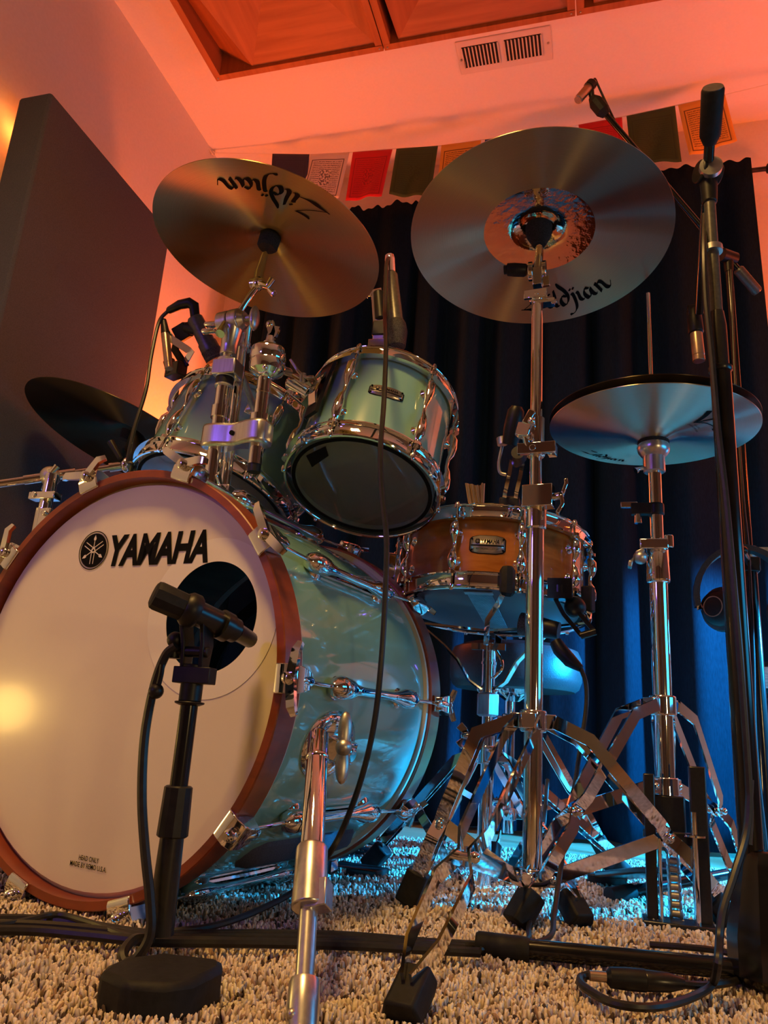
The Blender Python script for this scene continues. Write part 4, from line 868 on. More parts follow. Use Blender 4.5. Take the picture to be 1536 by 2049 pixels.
# accessory clamp at 905 holding the little arm with the black microphone
B = Vector((sx, sy, zz(903))); g = G(); collar(g, sx, sy, B.z, .0150, .022); g.box(frame(B+Vector((.002, -.014, 0)), (0, 0, 1), (1, -.1, 0)), .062, .009, .019); g.box(frame(B+Vector((.026, -.004, 0)), (0, 0, 1), (1, -.1, 0)), .014, .024, .018)
g.cyl(B+Vector((-.004, -.019, 0)), B+Vector((-.004, -.012, 0)), .0055, n=12); g.cyl(B+Vector((.022, -.019, 0)), B+Vector((.022, -.012, 0)), .0045, n=12); mc = g.build('memory_clamp', CHROME, cs, bevel=.001)
g = G(); p = Vector((sx, sy, 0)); g.tube([(sx, sy, zz(890)), (sx, sy, zz(838))], .0135, 24); g.build('sleeve', CHROME, cs)
g = G(); c = at(1050, 862, 1.185); g.box(frame(c, (.25, 0, 1), (1, -.3, .1)), .024, .018, .024); g.box(frame(at(1058, 836, 1.18), (.5, 0, 1), (1, 0, -.5)), .012, .012, .026); g.cyl(at(1050, 872, 1.185), at(1058, 905, 1.19), .0055); g.ball(at(1063, 843, 1.176), .0065, 12); g.bar([at(1048, 878, 1.187), at(1066, 872, 1.184)], .014, .006, (0, 1, 0)); g.build('ratchet', CHROME, cs, bevel=.0015)
# memory lock and tilter
B = Vector((sx, sy, zz(597))); g = G(); collar(g, sx, sy, B.z, .0135, .018); g.box(frame(B+Vector((-.002, -.013, .001)), (0, 0, 1), (1, -.1, -.1)), .040, .007, .016); g.box(B+Vector((.012, 0, -.010)), .036, .020, .008); g.cyl(B+Vector((.0, -.018, 0)), B+Vector((.0, -.010, 0)), .0035, n=10); g.cyl(B+Vector((.024, -.004, -.012)), B+Vector((.034, -.006, -.012)), .004); g.build('memory_lock', CHROME, cs, bevel=.001)
B = Vector((sx, sy, zz(558))); tx = Vector((1, 0, 0))
g = G(); g.box(B+Vector((0, 0, .002)), .016, .018, .034); g.cyl(B+Vector((-.016, 0, .016)), B+Vector((-.008, 0, .016)), .017, n=24); g.cyl(B+Vector((.008, 0, .016)), B+Vector((.015, 0, .016)), .017, n=24); g.bar([B+Vector((.014, -.004, .0)), B+Vector((.016, -.006, -.020))], .012, .006, (0, 1, 0))
g.tube([B+Vector((0, 0, .018)), CRC-CRN*.030, CRC-CRN*.010], [.0085, .0075, .0065], 16); g.tube([CRC-CRN*.02, CRC+CRN*.068], .0032, 10); g.build('tilter', CHROME, cs, bevel=.001)
g = G(); a = B+Vector((-.018, -.004, .016)); g.tube([a, a+Vector((-.004, 0, .001)), a+Vector((-.022, -.002, .003)), a+Vector((-.034, -.003, .004)), a+Vector((-.035, -.003, .004)), a+Vector((-.040, -.003, .004))], [.009, .0115, .012, .011, .008, .008], 12); g.build('tilter_knob', BLACK, cs)
g = G(); g.tube([CRC-CRN*.012, CRC-CRN*.006, CRC+CRN*.012, CRC+CRN*.030], [.0115, .0145, .0225, .024], 24); g.build('cymbal_felt', FELT, cs)
g = G(); g.tube([CRC+CRN*.056, CRC+CRN*.070], [.016, .012], 20); g.build('top_felt', FELT, cs)
F1 = atz(800, 2052, .012); F1.y -= .0; F2 = atz(1462, 1852, .015); F3 = atz(812, 1812, .015)
tripod(cs, sx, sy, zz(1443), zz(1757), [F1, F2, F3], .014, bw=.0195, spread=.021)
# bar-code sticker on the right leg
a = at(1388, 1745, 1.345); 
d = Vector((F2.x-sx, F2.y-sy, 0)).normalized(); s_ = d.cross(Vector((0, 0, 1))); H = Vector((sx, sy, zz(1443)))+d*.026; P1 = H+d*.055-Vector((0, 0, .022)); E = F2+Vector((0, 0, .030))-d*.012
leg2 = [o for o in cs.children if o.name.startswith('leg')][1]
dn = (E-P1).normalized(); ctr = P1.lerp(E, .80)+s_*.0185; nf = s_ if s_.dot(CAM-ctr) > 0 else -s_
ctr = P1.lerp(E, .80)+nf*.0193
Mst = frame(ctr, nf, dn)
g = G(); g.prism(Mst, [(-.026, -.0082), (.026, -.0082), (.026, .0082), (-.026, .0082)], 0, .0006); st = g.build('barcode_sticker', STICK, leg2, label='white sticker with black bar code')
g = G(); xx = -.020
for w_ in (1, 2, 1, 3, 1, 1, 2, 1, 3, 2, 1, 1, 2, 3, 1, 2, 1, 1, 3): g.prism(Mst, [(xx, -.0055), (xx+.0006*w_, -.0055), (xx+.0006*w_, .0035), (xx, .0035)], .0006, .0009); xx += .0006*w_+.0008
g.build('bars', INK, st, smooth=0)

# --- hi-hat stand
hx, hy = .0935, 1.3500
hs = thing('hi_hat_stand', 'chrome hi-hat stand with black base frame and chain pedal', 'hi-hat stand', (hx, hy, 0))
zz = lambda py: vz(hx, hy, py)
g = G(); g.cyl((hx, hy, zz(1580)), (hx, hy, zz(1160)), .0150, n=32); g.tube([(hx, hy, zz(1590)), (hx, hy, zz(1555))], [.021, .019], 24); g.build('lower_tube', CHROME, hs)
g = G(); g.tube([(hx, hy, zz(1168)), (hx, hy, zz(1164)), (hx, hy, zz(1092)), (hx, hy, zz(1088))], [.0165, .0195, .0180, .0155], 24); B = Vector((hx, hy, zz(1098))); g.box(B+Vector((-.006, -.010, .004)), .046, .026, .018); g.cyl(B+Vector((.018, -.014, -.002)), B+Vector((.018, -.014, .020)), .0075); g.build('height_clamp', CHROME, hs, bevel=.002)
g = G(); a = B+Vector((-.022, -.012, -.006)); g.bar([a, a+Vector((-.012, 0, -.006)), a+Vector((-.022, 0, -.020)), a+Vector((-.024, 0, -.030))], .020, .007, (1, 0, 1)); g.ball(a+Vector((-.006, 0, -.012)), .012, 14); g.build('clamp_wing', STEEL, hs, bevel=.0015)
g = G(); g.cyl((hx, hy, zz(1095)), (hx, hy, zz(938)), .0112, n=28); g.build('upper_tube', CHROME, hs)
g = G(); B = Vector((hx, hy, zz(1020))); collar(g, hx, hy, B.z, .014, .022); g.box(B+Vector((-.024, -.004, .0)), .034, .016, .020); g.build('hose_clip', BLACK, hs, bevel=.002)
g = G(); g.box(B+Vector((-.044, -.004, .008)), .028, .008, .010); g.tube([B+Vector((-.030, -.006, -.008)), B+Vector((-.030, -.006, -.026))], [.005, .0065], 12); g.build('clip_bolts', CHROME, hs, bevel=.001)
g = G(); g.tube([(hx, hy, zz(946)), (hx, hy, zz(944)), (hx, hy, zz(915)), (hx, hy, zz(912)), (hx, hy, zz(905)), (hx, hy, zz(896)), (hx, hy, zz(890))], [.0165, .0185, .0185, .022, .0265, .0285, .026], 28); g.build('seat_cup', SATIN, hs)
g = G(); g.tube([(hx, hy, zz(892)), (hx, hy, zz(888)), (hx, hy, zz(884)), (hx, hy, HHC.z-.022)], [.025, .027, .027, .024], 24); g.build('seat_felt', FELT, hs)
g = G(); B = Vector((hx, hy, zz(940))); g.tube([B+Vector((-.014, -.006, .002)), B+Vector((-.026, -.012, -.002)), B+Vector((-.032, -.014, -.006))], [.003, .0035, .006], 10); g.build('tilt_screw', CHROME, hs)
g = G(); ztop = zz(587); g.cyl((hx, hy, zz(1100)), (hx, hy, ztop), .0036, n=14); g.build('pull_rod', CHROME, hs)
g = G(); zt = HHC.z+.05; g.tube([(hx, hy, zt), (hx, hy, zt+.008)], [.018, .018], 20); g.tube([(hx, hy, zt+.008), (hx, hy, zt+.034)], [.010, .008], 16); g.build('clutch', CHROME, hs)
HF1 = atz(1030, 1856, .015); HF2 = atz(1492, 1800, .015); HF3 = Vector((hx+.02, hy+.30, .015))
tripod(hs, hx, hy, zz(1412), zz(1573), [HF1, HF2, HF3], .015, bw=.019, spread=.018, mid=.55, out=.05, drop=.018)
# black housing + base frame + rods + footboard + chain
g = G(); g.box((hx, hy, (zz(1590)+.02)/2+.05), .052, .040, zz(1590)-.12); g.build('base_housing', BLACKM, hs, bevel=.003)
xl = at(1303, 1750, 1.30).x; xr = at(1403, 1750, 1.30).x
g = G(); g.box((xl, 1.30, .115), .016, .012, .21); g.box((xr, 1.30, .125), .024, .012, .22); g.box(((xl+xr)/2, 1.31, vz(.11, 1.3, 1680)), xr-xl+.02, .014, .018); g.box(((xl+xr)/2, 1.30, .016), xr-xl+.03, .05, .010); g.build('base_frame', BLACKM, hs, bevel=.002)
g = G()
g.cyl((xl+.012, 1.293, .02), (xl+.012, 1.293, .13), .0028, n=10); xs_ = at(1388, 1650, 1.295).x
g.cyl((xs_, 1.292, .02), (xs_, 1.292, vz(xs_, 1.292, 1625)), .0042, n=12); g.tube([(xs_, 1.292, vz(xs_, 1.292, 1675)), (xs_, 1.292, vz(xs_, 1.292, 1671))], .015, 16); g.build('spring_rods', CHROME, hs)
fb = [at(1200, 1812, 1.20), at(1260, 1800, 1.24), at(1350, 1800, 1.30)]
g = G(); P0 = Vector((hx-.09, hy+.26, .028)); P1_ = Vector((hx-.006, hy+.03, .075)); dfb = (P1_-P0).normalized(); sfb = dfb.cross(Vector((0, 0, 1))).normalized(); nfb = sfb.cross(dfb)
g.bar([P0, P0+dfb*.03, P1_-dfb*.03, P1_], .07, .010, nfb, wl=[.05, .066, .074, .050]); g.box(P0+Vector((0, 0, -.008)), .07, .03, .02); g.build('footboard', BLACKM, hs, bevel=.003)
ch0 = at(1346, 1722, hy-.035); ch1 = at(1352, 1828, hy-.035)
for i in range(7):
    p = ch0.lerp(ch1, i/6); g = G()
    for sx_ in (-.007, .007): g.ball(p+Vector((sx_, 0, 0)), .0085, 12, (.35, .8, 1.15))
    g.cyl(p+Vector((-.008, 0, 0)), p+Vector((.008, 0, 0)), .0052, n=12); g.build('chain_link', STEEL, hs)

# --- snare stand
nx, ny = -.2054+.004, 1.4635-.02
ns = thing('snare_stand', 'chrome snare basket stand with tripod legs under the wooden snare', 'snare stand', (nx, ny, 0))
zz = lambda py: vz(nx, ny, py)
g = G(); g.cyl((nx, ny, zz(1792)), (nx, ny, zz(1560)), .0125, n=28); g.cyl((nx, ny, zz(1600)), (nx, ny, zz(1380)), .0100, n=24); g.cyl((nx, ny, zz(1395)), (nx, ny, zz(1288)), .0125, n=24); g.tube([(nx, ny, zz(1330)), (nx, ny, zz(1325))], .0142, 24); g.tube([(nx, ny, zz(1472)), (nx, ny, zz(1500))], .0150, 24); g.build('tubes', CHROME, ns)
g = G(); a, b = zz(1434), zz(1386); g.lathe(frame((nx, ny, a), (0, 0, 1), (1, -.3, 0)), [(.016, 0), (.0215, .003), (.0215, b-a-.003), (.017, b-a)], 6); g.build('hex_nut', SATIN, ns, smooth=20, bevel=.001)
g = G(); B = Vector((nx-.014, ny-.012, zz(1475))); g.box(B, .02, .02, .026); wingnut(g, B+Vector((-.012, -.004, 0)), (-1, -.2, 0), .010, .018); g.build('height_wing', CHROME, ns, bevel=.001)
g = G(); B = Vector((nx+.013, ny-.010, zz(1300))); g.tube(spline([B, B+Vector((.012, 0, -.020)), B+Vector((.012, 0, -.036)), B+Vector((-.002, 0, -.052))], 5), .0028, 8); g.box(Vector((nx, ny-.006, zz(1295))), .062, .012, .012); g.build('tilt_bracket', CHROME, ns)
for q, px in ((R_(-158), None), (R_(-22), None), (R_(90), None)):
    d = Vector((math.cos(q), math.sin(q), 0)); s = d.cross(Vector((0, 0, 1))); zc = zz(1380)
    rim = SNR+.006; top = SNC+Vector((d.x*rim, d.y*rim, 0)); top.z = SNC.z+(-.0888*d.y-.0214*d.x)*rim-.004
    g = G(); K = Vector((nx, ny, zc))+d*.014; E = Vector((nx, ny, 0))+d*.135; E.z = SNC.z-.030
    g.bar([K, K+d*.022+Vector((0, 0, .014)), K+d*.045+Vector((0, 0, .050)), K+d*.072+Vector((0, 0, .075)), E], .014, .003, s.cross((E-K).normalized())); g.ball(K-Vector((0, 0, 0)), .007, 10)
    g.bar([Vector((nx, ny, SNC.z-.034))+d*.012, E, Vector((nx, ny, SNC.z-.026))+d*(rim+.004), top+d*.008+Vector((0, 0, .006))], .012, .004, (0, 0, 1))
    g.build('basket_arm', CHROME, ns)
    g = G(); g.box(frame(top+d*.006+Vector((0, 0, .020)), (0, 0, 1), d), .020, .020, .046); g.build('rubber_grip', RUBBER, ns, bevel=.003)
# front prong with its rubber grip
SF = [atz(1248, 1752, .015), atz(735, 1738, .015), atz(1165, 1856, .015)]
tripod(ns, nx, ny, zz(1510), zz(1797), SF, .0125, bw=.016, spread=.012, out=.03, drop=.012, mid=.5)
g = G(); P = [at(972, 1290, 1.38), at(975, 1240, 1.34), at(998, 1205, 1.30), at(1013, 1175, 1.275), at(1014, 1150, 1.268)]
g.bar(P, .009, .003, (0, 1, .2)); g.build('front_prong', CHROME, ns)
g = G(); g.tube([at(1013, 1190, 1.270), at(1014, 1185, 1.268), at(1015, 1142, 1.268), at(1015, 1134, 1.268)], [.010, .013, .013, .009], 8); g.build('prong_grip', RUBBER, ns)

# --- ride boom stand at far left
rx, ry = -.990, 1.150
rs_ = thing('boom_cymbal_stand', 'chrome boom stand behind the left edge of the bass drum', 'cymbal stand', (rx, ry, 0))
zz = lambda py: vz(rx, ry, py)
BALL = at(98, 950, ry)
g = G(); g.tube([(rx-.0, ry, .05), (rx, ry, zz(1060))], .0125, 24); g.tube([(rx, ry, zz(1075)), (rx, ry, zz(1020))], .0150, 24); g.tube([(rx, ry, zz(1030)), (rx+.002, ry, BALL.z)], .0118, 24); g.build('tubes', CHROME, rs_)
g = G(); B = Vector((rx, ry, zz(997))); g.box(B+Vector((.004, -.010, 0)), .056, .022, .014); g.cyl(B+Vector((-.012, -.024, .001)), B+Vector((-.012, -.018, .001)), .006, n=14); g.build('memory_clamp', CHROME, rs_, bevel=.0015)
g = G(); B = Vector((rx+.016, ry-.012, zz(1040))); g.box(B+Vector((.002, 0, 0)), .024, .018, .034); g.cyl(B+Vector((.004, -.014, .006)), B+Vector((.004, -.008, .006)), .0055, n=14); g.build('height_clamp', CHROME, rs_, bevel=.002)
bl = at(-60, 977, 1.10); br = at(242, 932, 1.225); dbm = (br-bl).normalized(); BALL = bl+dbm*((BALL-bl).dot(dbm))
g = G(); g.ball(BALL, .0195, 24); g.cyl(BALL-Vector((0, .004, .030)), BALL-Vector((0, 0, .010)), .009); g.build('boom_ball', STEEL, rs_)
g = G(); g.tube([bl, BALL-dbm*.04], .0075, 16); g.tube([BALL-dbm*.046, BALL+dbm*.046], .0092, 18); g.tube([BALL+dbm*.04, br-dbm*.022], .0062, 16); g.tube([br-dbm*.022, br], .0095, 16); g.build('boom_arm', CHROME, rs_)
g = G(); g.tube([BALL+Vector((.012, -.018, .004)), BALL+Vector((.024, -.022, .004))], .0045, 10); g.tube([BALL+Vector((.022, -.024, .000)), BALL+Vector((.030, -.022, .012))], [.004, .006], 10); g.build('ball_wing', CHROME, rs_)
TLT = br+dbm*.010
g = G(); g.ball(TLT, .013, 16, (.7, 1, 1.2)); g.tube([TLT, TLT+(RDC-TLT)*.30, TLT+(RDC-TLT)*.55], [.010, .0095, .007], 14); g.tube([TLT+(RDC-TLT)*.5, RDC+RDN*.06], .0032, 10); g.build('tilter', CHROME, rs_)
g = G(); g.tube([TLT+Vector((-.008, -.012, .010)), TLT+Vector((-.020, -.018, .028)), TLT+Vector((-.030, -.02, .042))], [.005, .006, .007], 10); g.build('tilter_knob', BLACK, rs_)
g = G(); g.tube([RDC+RDN*.004, RDC+RDN*.026], [.012, .017], 18); g.build('cymbal_felt', FELT, rs_)
tripod(rs_, rx, ry, .34, .10, [(rx-.20, ry-.20, .015), (rx+.06, ry-.26, .015), (rx-.06, ry+.28, .015)], .0125, out=.04)

# --- kick microphone stand with its heavy base
kx, ky = -.4400, .7900
ks = thing('microphone_stand', 'short black microphone stand with heavy base in front of the bass drum', 'microphone stand', (kx, ky, .015))
poly = [(199, 1942), (215, 1928), (248, 1914), (330, 1904), (436, 1916), (447, 1923), (446, 1933), (388, 1962), (330, 1970), (250, 1965)]
pp = [atz(a, b, .042) for a, b in poly]; g = G(); g.prism(I4, [(p.x, p.y) for p in pp], .010, .042); g.build('weighted_base', RUBBER, ks, bevel=.006)
zz = lambda py: vz(kx, ky, py)
g = G(); g.tube([(kx, ky, .04), (kx, ky, zz(1665))], [.0145, .0125], 20); g.build('lower_tube', BLACKM, ks)
g = G(); g.tube([(kx, ky, zz(1675)), (kx, ky, zz(1672)), (kx, ky, zz(1575)), (kx, ky, zz(1572))], [.0150, .0165, .0150, .0130], 12); g.build('clutch_grip', BLACK, ks, smooth=20)
g = G(); g.tube([(kx, ky, zz(1580)), (kx, ky, zz(1400))], .0098, 20); g.build('upper_tube', GLOSSB, ks)
g = G(); g.tube([(kx, ky, zz(1412)), (kx, ky, zz(1408)), (kx, ky, zz(1404))], [.011, .0165, .0165], 20); g.tube([(kx, ky, zz(1404)), (kx, ky, zz(1330))], [.0125, .0125], 20); g.box((kx+.004, ky-.004, zz(1352)), .045, .018, .018); g.build('swivel_base', BLACK, ks, bevel=.002)
g = G(); tp = at(392, 1218, ky); 
for sg in (-1, 1): g.bar([(kx+sg*.011, ky, zz(1345)), (kx+sg*.012, ky, zz(1290)), (tp.x+sg*.014, tp.y, tp.z)], .030, .005, (1, 0, 0), wl=[.016, .024, .026])
g.ball(Vector((kx-.026, ky-.004, zz(1283))), .0095, 14); g.cyl((kx-.026, ky-.004, zz(1300)), (kx-.026, ky-.004, zz(1320)), .008, n=12); g.cyl((kx-.03, ky-.004, zz(1305)), (kx+.018, ky-.004, zz(1305)), .006, n=12); g.build('swivel_arms', BLACK, ks, bevel=.001)
# boom tube reaching into the drum
km = thing('kick_drum_microphone', 'black cylindrical microphone aimed out past the bass drum port hole', 'microphone', at(392, 1225, ky))
M0 = at(306, 1188, .742); M1 = at(384, 1222, .772); M2_ = at(470, 1262, .83); M3 = at(500, 1280, .87)
g = G(); dm = (M1-M0).normalized(); g.tube([M0, M0+dm*.002, M0+dm*.006, M1-dm*.012, M1-dm*.006], [.012, .0155, .0165, .0160, .0150], 10); g.build('foam_grip', RUBBER, km, smooth=20)
g = G(); g.tube([M1-dm*.010, M1-dm*.006, M1+dm*.004, M1+dm*.008], [.0165, .0195, .0195, .0165], 24); g.build('collar', BLACK, km)
g = G(); g.tube([M1, M2_], [.0145, .0145], 20); g.tube([at(440, 1248, .805), at(455, 1256, .815)], .0175, 20); g.tube([M2_, M3], [.011, .010], 16); g.build('microphone_body', BLACKM, km)

# --- tall black boom stand at right with hi-hat microphone
bx, by = .1560, 1.000
bs = thing('microphone_stand', 'tall black boom microphone stand closest to the camera on the right', 'microphone stand', (bx, by, .015))
zz = lambda py: vz(bx, by, py)
g = G(); g.cyl((bx, by, .09), (bx, by, zz(735)), .0130, n=28); g.build('lower_tube', GLOSSB, bs)
g = G(); g.tube([(bx, by, zz(745)), (bx, by, zz(742)), (bx, by, zz(736)), (bx, by, zz(733))], [.0135, .0150, .0150, .0110], 24); g.tube([(bx, by, zz(738)), (bx, by, zz(655)), (bx, by, zz(625))], [.0115, .0115, .0090], 20); g.build('tube_clutch', BLACKM, bs)
g = G(); g.cyl((bx, by, zz(640)), (bx, by, zz(350)), .0078, n=24); g.build('upper_tube', GREYM, bs)
g = G(); g.tube([(bx, by, zz(505)), (bx, by, zz(494))], .0130, 24); g.build('steel_ring', STEEL, bs)
g = G(); zb = .10; g.lathe(frame((bx+.010, by, .02), (0, 0, 1)), [(.030, 0), (.040, .012), (.040, .05), (.026, .12), (.017, .135)], 10)
g.build('base_housing', GLOSSB, bs, smooth=20, bevel=.002)
for e in (atz(962, 1890, .026), Vector((bx+.16, by-.24, .026)), Vector((bx+.17, by+.23, .026))):
    d = (e-Vector((bx, by, .030))); d.z = 0; d.normalize()
    g = G(); g.tube([Vector((bx, by, .034))+d*.02, e], .0105, 20); lg = g.build('leg', GLOSSB, bs)
    g = G(); g.tube([e-d*.055, e-d*.052, e+d*.002, e+d*.006], [.0125, .0140, .0140, .0120], 20); g.build('end_cap', RUBBER, lg)
P2 = Vector((bx, by, zz(348)))
mp = at(1397, 655, 1.235); db = (mp-P2).normalized(); P1c = P2-db*.0
e0 = P2-db*.10; 
# counterweight end rises toward the camera
def boom_pt(py):
    a, b = -.6, .8
    for _ in range(40):
        c = (a+b)/2
        if proj(P2+db*c)[1] < py: a = c
        else: b = c
    return P2+db*(a+b)/2
cw0 = boom_pt(176); cw1 = boom_pt(288)
g = G(); g.tube([boom_pt(285), boom_pt(625)], .0072, 18); g.build('boom_arm', GLOSSB, bs)
g = G(); g.tube([cw0, cw0+db*.003, cw1-db*.012, cw1], [.0135, .0148, .0140, .0088], 24); g.build('counterweight', RUBBER, bs)
g = G(); g.tube([cw0-db*.0012, cw0+db*.001], .0130, 24); g.build('counterweight_cap', GREYM, bs)
g = G(); g.cyl(P2+Vector((-.014, -.008, 0)), P2+Vector((.014, .006, 0)), .0165, n=24); g.tube([P2+Vector((0, 0, -.05)), P2+Vector((0, 0, -.005))], [.010, .013], 18); g.build('boom_clutch', BLACK, bs, bevel=.002)
g = G(); g.tube([P2+Vector((.002, -.012, -.002)), P2+Vector((.002, -.020, -.002))], .0155, 24); g.build('clutch_washer', STEEL, bs)
hm = thing('hi_hat_microphone', 'small champagne pencil microphone hanging down above the hi-hat', 'microphone', mp)
m0 = at(1391, 655, 1.225); m1 = at(1398, 722, 1.225)
d = (m1-m0).normalized(); g = G(); g.tube([m0-d*.004, m0, m0+d*.012, m1-d*.010, m1-d*.0095, m1-d*.008, m1-d*.0075, m1], [.004, .0065, .0098, .0098, .0092, .0092, .0098, .0098], 24); g.build('microphone_body', COPPER, hm)
g = G(); g.tube([m1-d*.0005, m1+d*.001], .0085, 24); g.build('capsule_grille', STEEL, hm)
g = G(); g.tube([m0-d*.034, m0-d*.030, m0+d*.008, m0+d*.012], [.009, .0115, .0125, .0110], 16); g.box(frame((m0-d*.030), d, (1, 0, 0)), .020, .018, .018); g.build('microphone_clip', BLACK, hm, bevel=.002)

# --- overhead microphone on its own boom stand, further back
ox, oy = at(1456, 515, 1.72).x, 1.72
os_ = thing('microphone_stand', 'black boom stand behind the tall right one, boom slanting up over the large cymbal', 'microphone stand', (ox, oy, .01))
zz = lambda py: vz(ox, oy, py)
OP = Vector((ox, oy, zz(515)))
g = G(); g.cyl((ox, oy, .06), (ox, oy, zz(1110)), .0140, n=20); g.cyl((ox, oy, zz(1120)), (ox, oy, zz(515)), .0085, n=20); g.build('tubes', GLOSSB, os_)
g = G(); g.tube([(ox, oy, zz(1125)), (ox, oy, zz(1095))], .0165, 18); g.box((ox+.03, oy-.01, zz(1105)), .03, .012, .014); g.ball((ox+.045, oy-.012, zz(1105)), .010, 12); g.build('tube_clutch', STEEL, os_)
def at_y_on(px, py, y): return at(px, py, y)
# boom: constant direction in space
tipb = at(1206, 222, 1.52); dB = (tipb-OP).normalized()
g = G(); g.tube([OP-dB*.05, tipb+dB*.0], .0065, 16); g.build('boom_arm', GLOSSB, os_)
cwa = OP-dB*.035; cwb = at(1478, 556, 1.74)
g = G(); g.tube([cwa, cwa-dB*.004, OP-dB*.105, OP-dB*.110], [.009, .0125, .0125, .010], 20); g.build('counterweight', GREYM, os_)
g = G(); g.cyl(OP+Vector((-.016, -.014, 0)), OP+Vector((.016, .010, 0)), .0155, n=20); g.tube([OP+Vector((0, 0, -.04)), OP], [.010, .012], 16); g.build('boom_clutch', BLACK, os_)
for e in (atz(1222, 1792, .022), Vector((ox+.26, oy-.06, .022)), Vector((ox+.03, oy+.26, .022))):
    d = (e-Vector((ox, oy, .05))).normalized(); g = G(); g.tube([Vector((ox, oy, .06)), e], .0095, 16); lg = g.build('leg', GLOSSB, os_)
    g = G(); g.tube([e-d*.05, e-d*.048, e+d*.004], [.011, .0135, .0135], 16); g.build('end_cap', RUBBER, lg)
om = thing('overhead_microphone', 'small pencil microphone at the top, on a boom above the large cymbal', 'microphone', tipb)
g = G(); a = at(1206, 222, 1.52); b = at(1188, 203, 1.515); g.tube([tipb+(tipb-OP).normalized()*-.012, tipb, at(1192, 205, 1.52), at(1184, 196, 1.52)], [.010, .0165, .0165, .009], 10); g.build('shock_grip', RUBBER, om, smooth=20)
m0 = at(1186, 165, 1.52); m1 = at(1156, 200, 1.50); d = (m1-m0).normalized()
g = G(); g.tube([m0, m0+d*.003, m1-d*.001, m1], [.009, .0105, .0105, .0095], 20); g.build('microphone_body', COPPER, om)
g = G(); g.tube([m1-d*.0005, m1+d*.001], .0088, 20); g.build('capsule_grille', GREYM, om)
g = G(); g.tube([at(1184, 196, 1.52), at(1181, 178, 1.518)], [.006, .008], 12); g.tube([m0+d*.006, m0+d*.022], .0128, 18); g.build('microphone_clip', BLACK, om)
g = G(); g.tube(spline([m0, at(1190, 158, 1.525), at(1198, 175, 1.52), at(1218, 218, 1.53), at(1240, 262, 1.56), at(1262, 292, 1.60), at(1340, 385, 1.66), at(1385, 440, 1.69), at(1440, 510, 1.72)], 6), .0026, 8); tag(g.build('microphone_cable', CABLE, loc=m0), 'thin black cable running along the overhead microphone boom', 'cable')

# ------------------------------------------------------------------ drum microphones
# right rack tom microphone: slim grey body standing on the rim
tm = thing('tom_microphone', 'grey handheld style microphone clipped upright behind the right rack tom rim', 'microphone', at(775, 700, 1.27))
a = at(781, 548, 1.27); b = at(791, 640, 1.27); c = at(793, 700, 1.27); d = (b-a).normalized()
g = G(); g.tube([a, a+d*.004, b, b+d*.006], [.0115, .0140, .0150, .0165], 24); g.build('microphone_body', GREYM, tm)
g = G(); g.tube([b+d*.004, b+d*.012, b+d*.026, b+d*.030, c-d*.006, c], [.0165, .0195, .0205, .0200, .0180, .0110], 24); g.build('grille', GRILLE, tm)
g = G(); g.tube([a+Vector((0, 0, .002)), at(780, 520, 1.27), at(779, 512, 1.27)], [.0105, .0105, .009], 20); g.build('cable_connector', CHROME, tm)
g = G(); g.tube([at(757, 585, 1.262), at(762, 640, 1.262)], [.011, .012], 14); g.box(frame(at(760, 660, 1.262), (.05, 0, 1)), .026, .020, .03); g.build('microphone_clip', BLACK, tm, bevel=.002)
g = G(); g.box(frame(at(741, 585, 1.262), (0, 0, 1)), .012, .012, .026); g.bar([at(752, 578, 1.258), at(757, 640, 1.258), at(756, 690, 1.255)], .022, .003, (0, 1, 0)); g.box(frame(at(757, 692, 1.252), (0, 0, 1)), .036, .022, .020); g.build('rim_mount', CHROME, tm, bevel=.002)
# left rack tom microphone
lm = thing('tom_microphone', 'dark cylindrical microphone with elbow plug above the left rack tom', 'microphone', at(400, 740, 1.20))
a = at(388, 634, 1.16); b = at(430, 718, 1.20); d = (b-a).normalized()
g = G(); g.tube([a, a+d*.004, a+d*.052, a+d*.055, b-d*.003, b], [.0125, .0155, .0165, .0185, .0190, .016], 24); g.build('microphone_body', GREYM, lm)
g = G(); g.tube([a+d*.070, b+d*.002], [.0193, .0188], 24); g.build('grille', GRILLE, lm)
g = G(); g.tube([at(335, 622, 1.15), at(338, 621, 1.15), at(360, 610, 1.15), at(378, 606, 1.15), at(388, 612, 1.155), a+d*.006], [.005, .007, .0095, .0105, .0105, .009], 16); g.build('elbow_plug', BLACK, lm)
g = G(); g.box(frame(at(365, 665, 1.18), d), .030, .018, .030); g.tube([at(372, 655, 1.17), at(398, 662, 1.17)], .011, 14); g.bar([at(355, 675, 1.18), at(350, 700, 1.19), at(372, 735, 1.20)], .016, .006, (0, 1, 0)); g.build('microphone_clip', BLACK, lm, bevel=.002)
g = G(); g.box(frame(at(352, 742, 1.20), (0, 0, 1), (1, -.4, 0)), .040, .024, .028); g.tube([at(338, 722, 1.2), at(345, 748, 1.2)], .012, 10); g.build('rim_mount', BLACKM, lm, bevel=.002)
g = G(); g.bar([at(330, 662, 1.165), at(345, 680, 1.165), at(376, 700, 1.17), at(382, 705, 1.17), at(372, 722, 1.18)], .014, .002, (0, 1, 0)); g.build('spring_bracket', CHROME, lm)
pm = thing('pencil_microphone', 'slim copper pencil microphone pointing down left of the left rack tom', 'microphone', at(337, 720, 1.16))
a = at(330, 665, 1.16); b = at(338, 738, 1.16); g = G(); d = (b-a).normalized(); g.tube([a, a+d*.003, b-d*.012, b-d*.0115, b-d*.001, b], [.0075, .0082, .0082, .0078, .0082, .0072], 18); g.build('microphone_body', COPPER, pm)
g = G(); g.tube([at(327, 640, 1.158), at(331, 668, 1.16)], [.0055, .0088], 14); g.build('cable_plug', BLACK, pm)
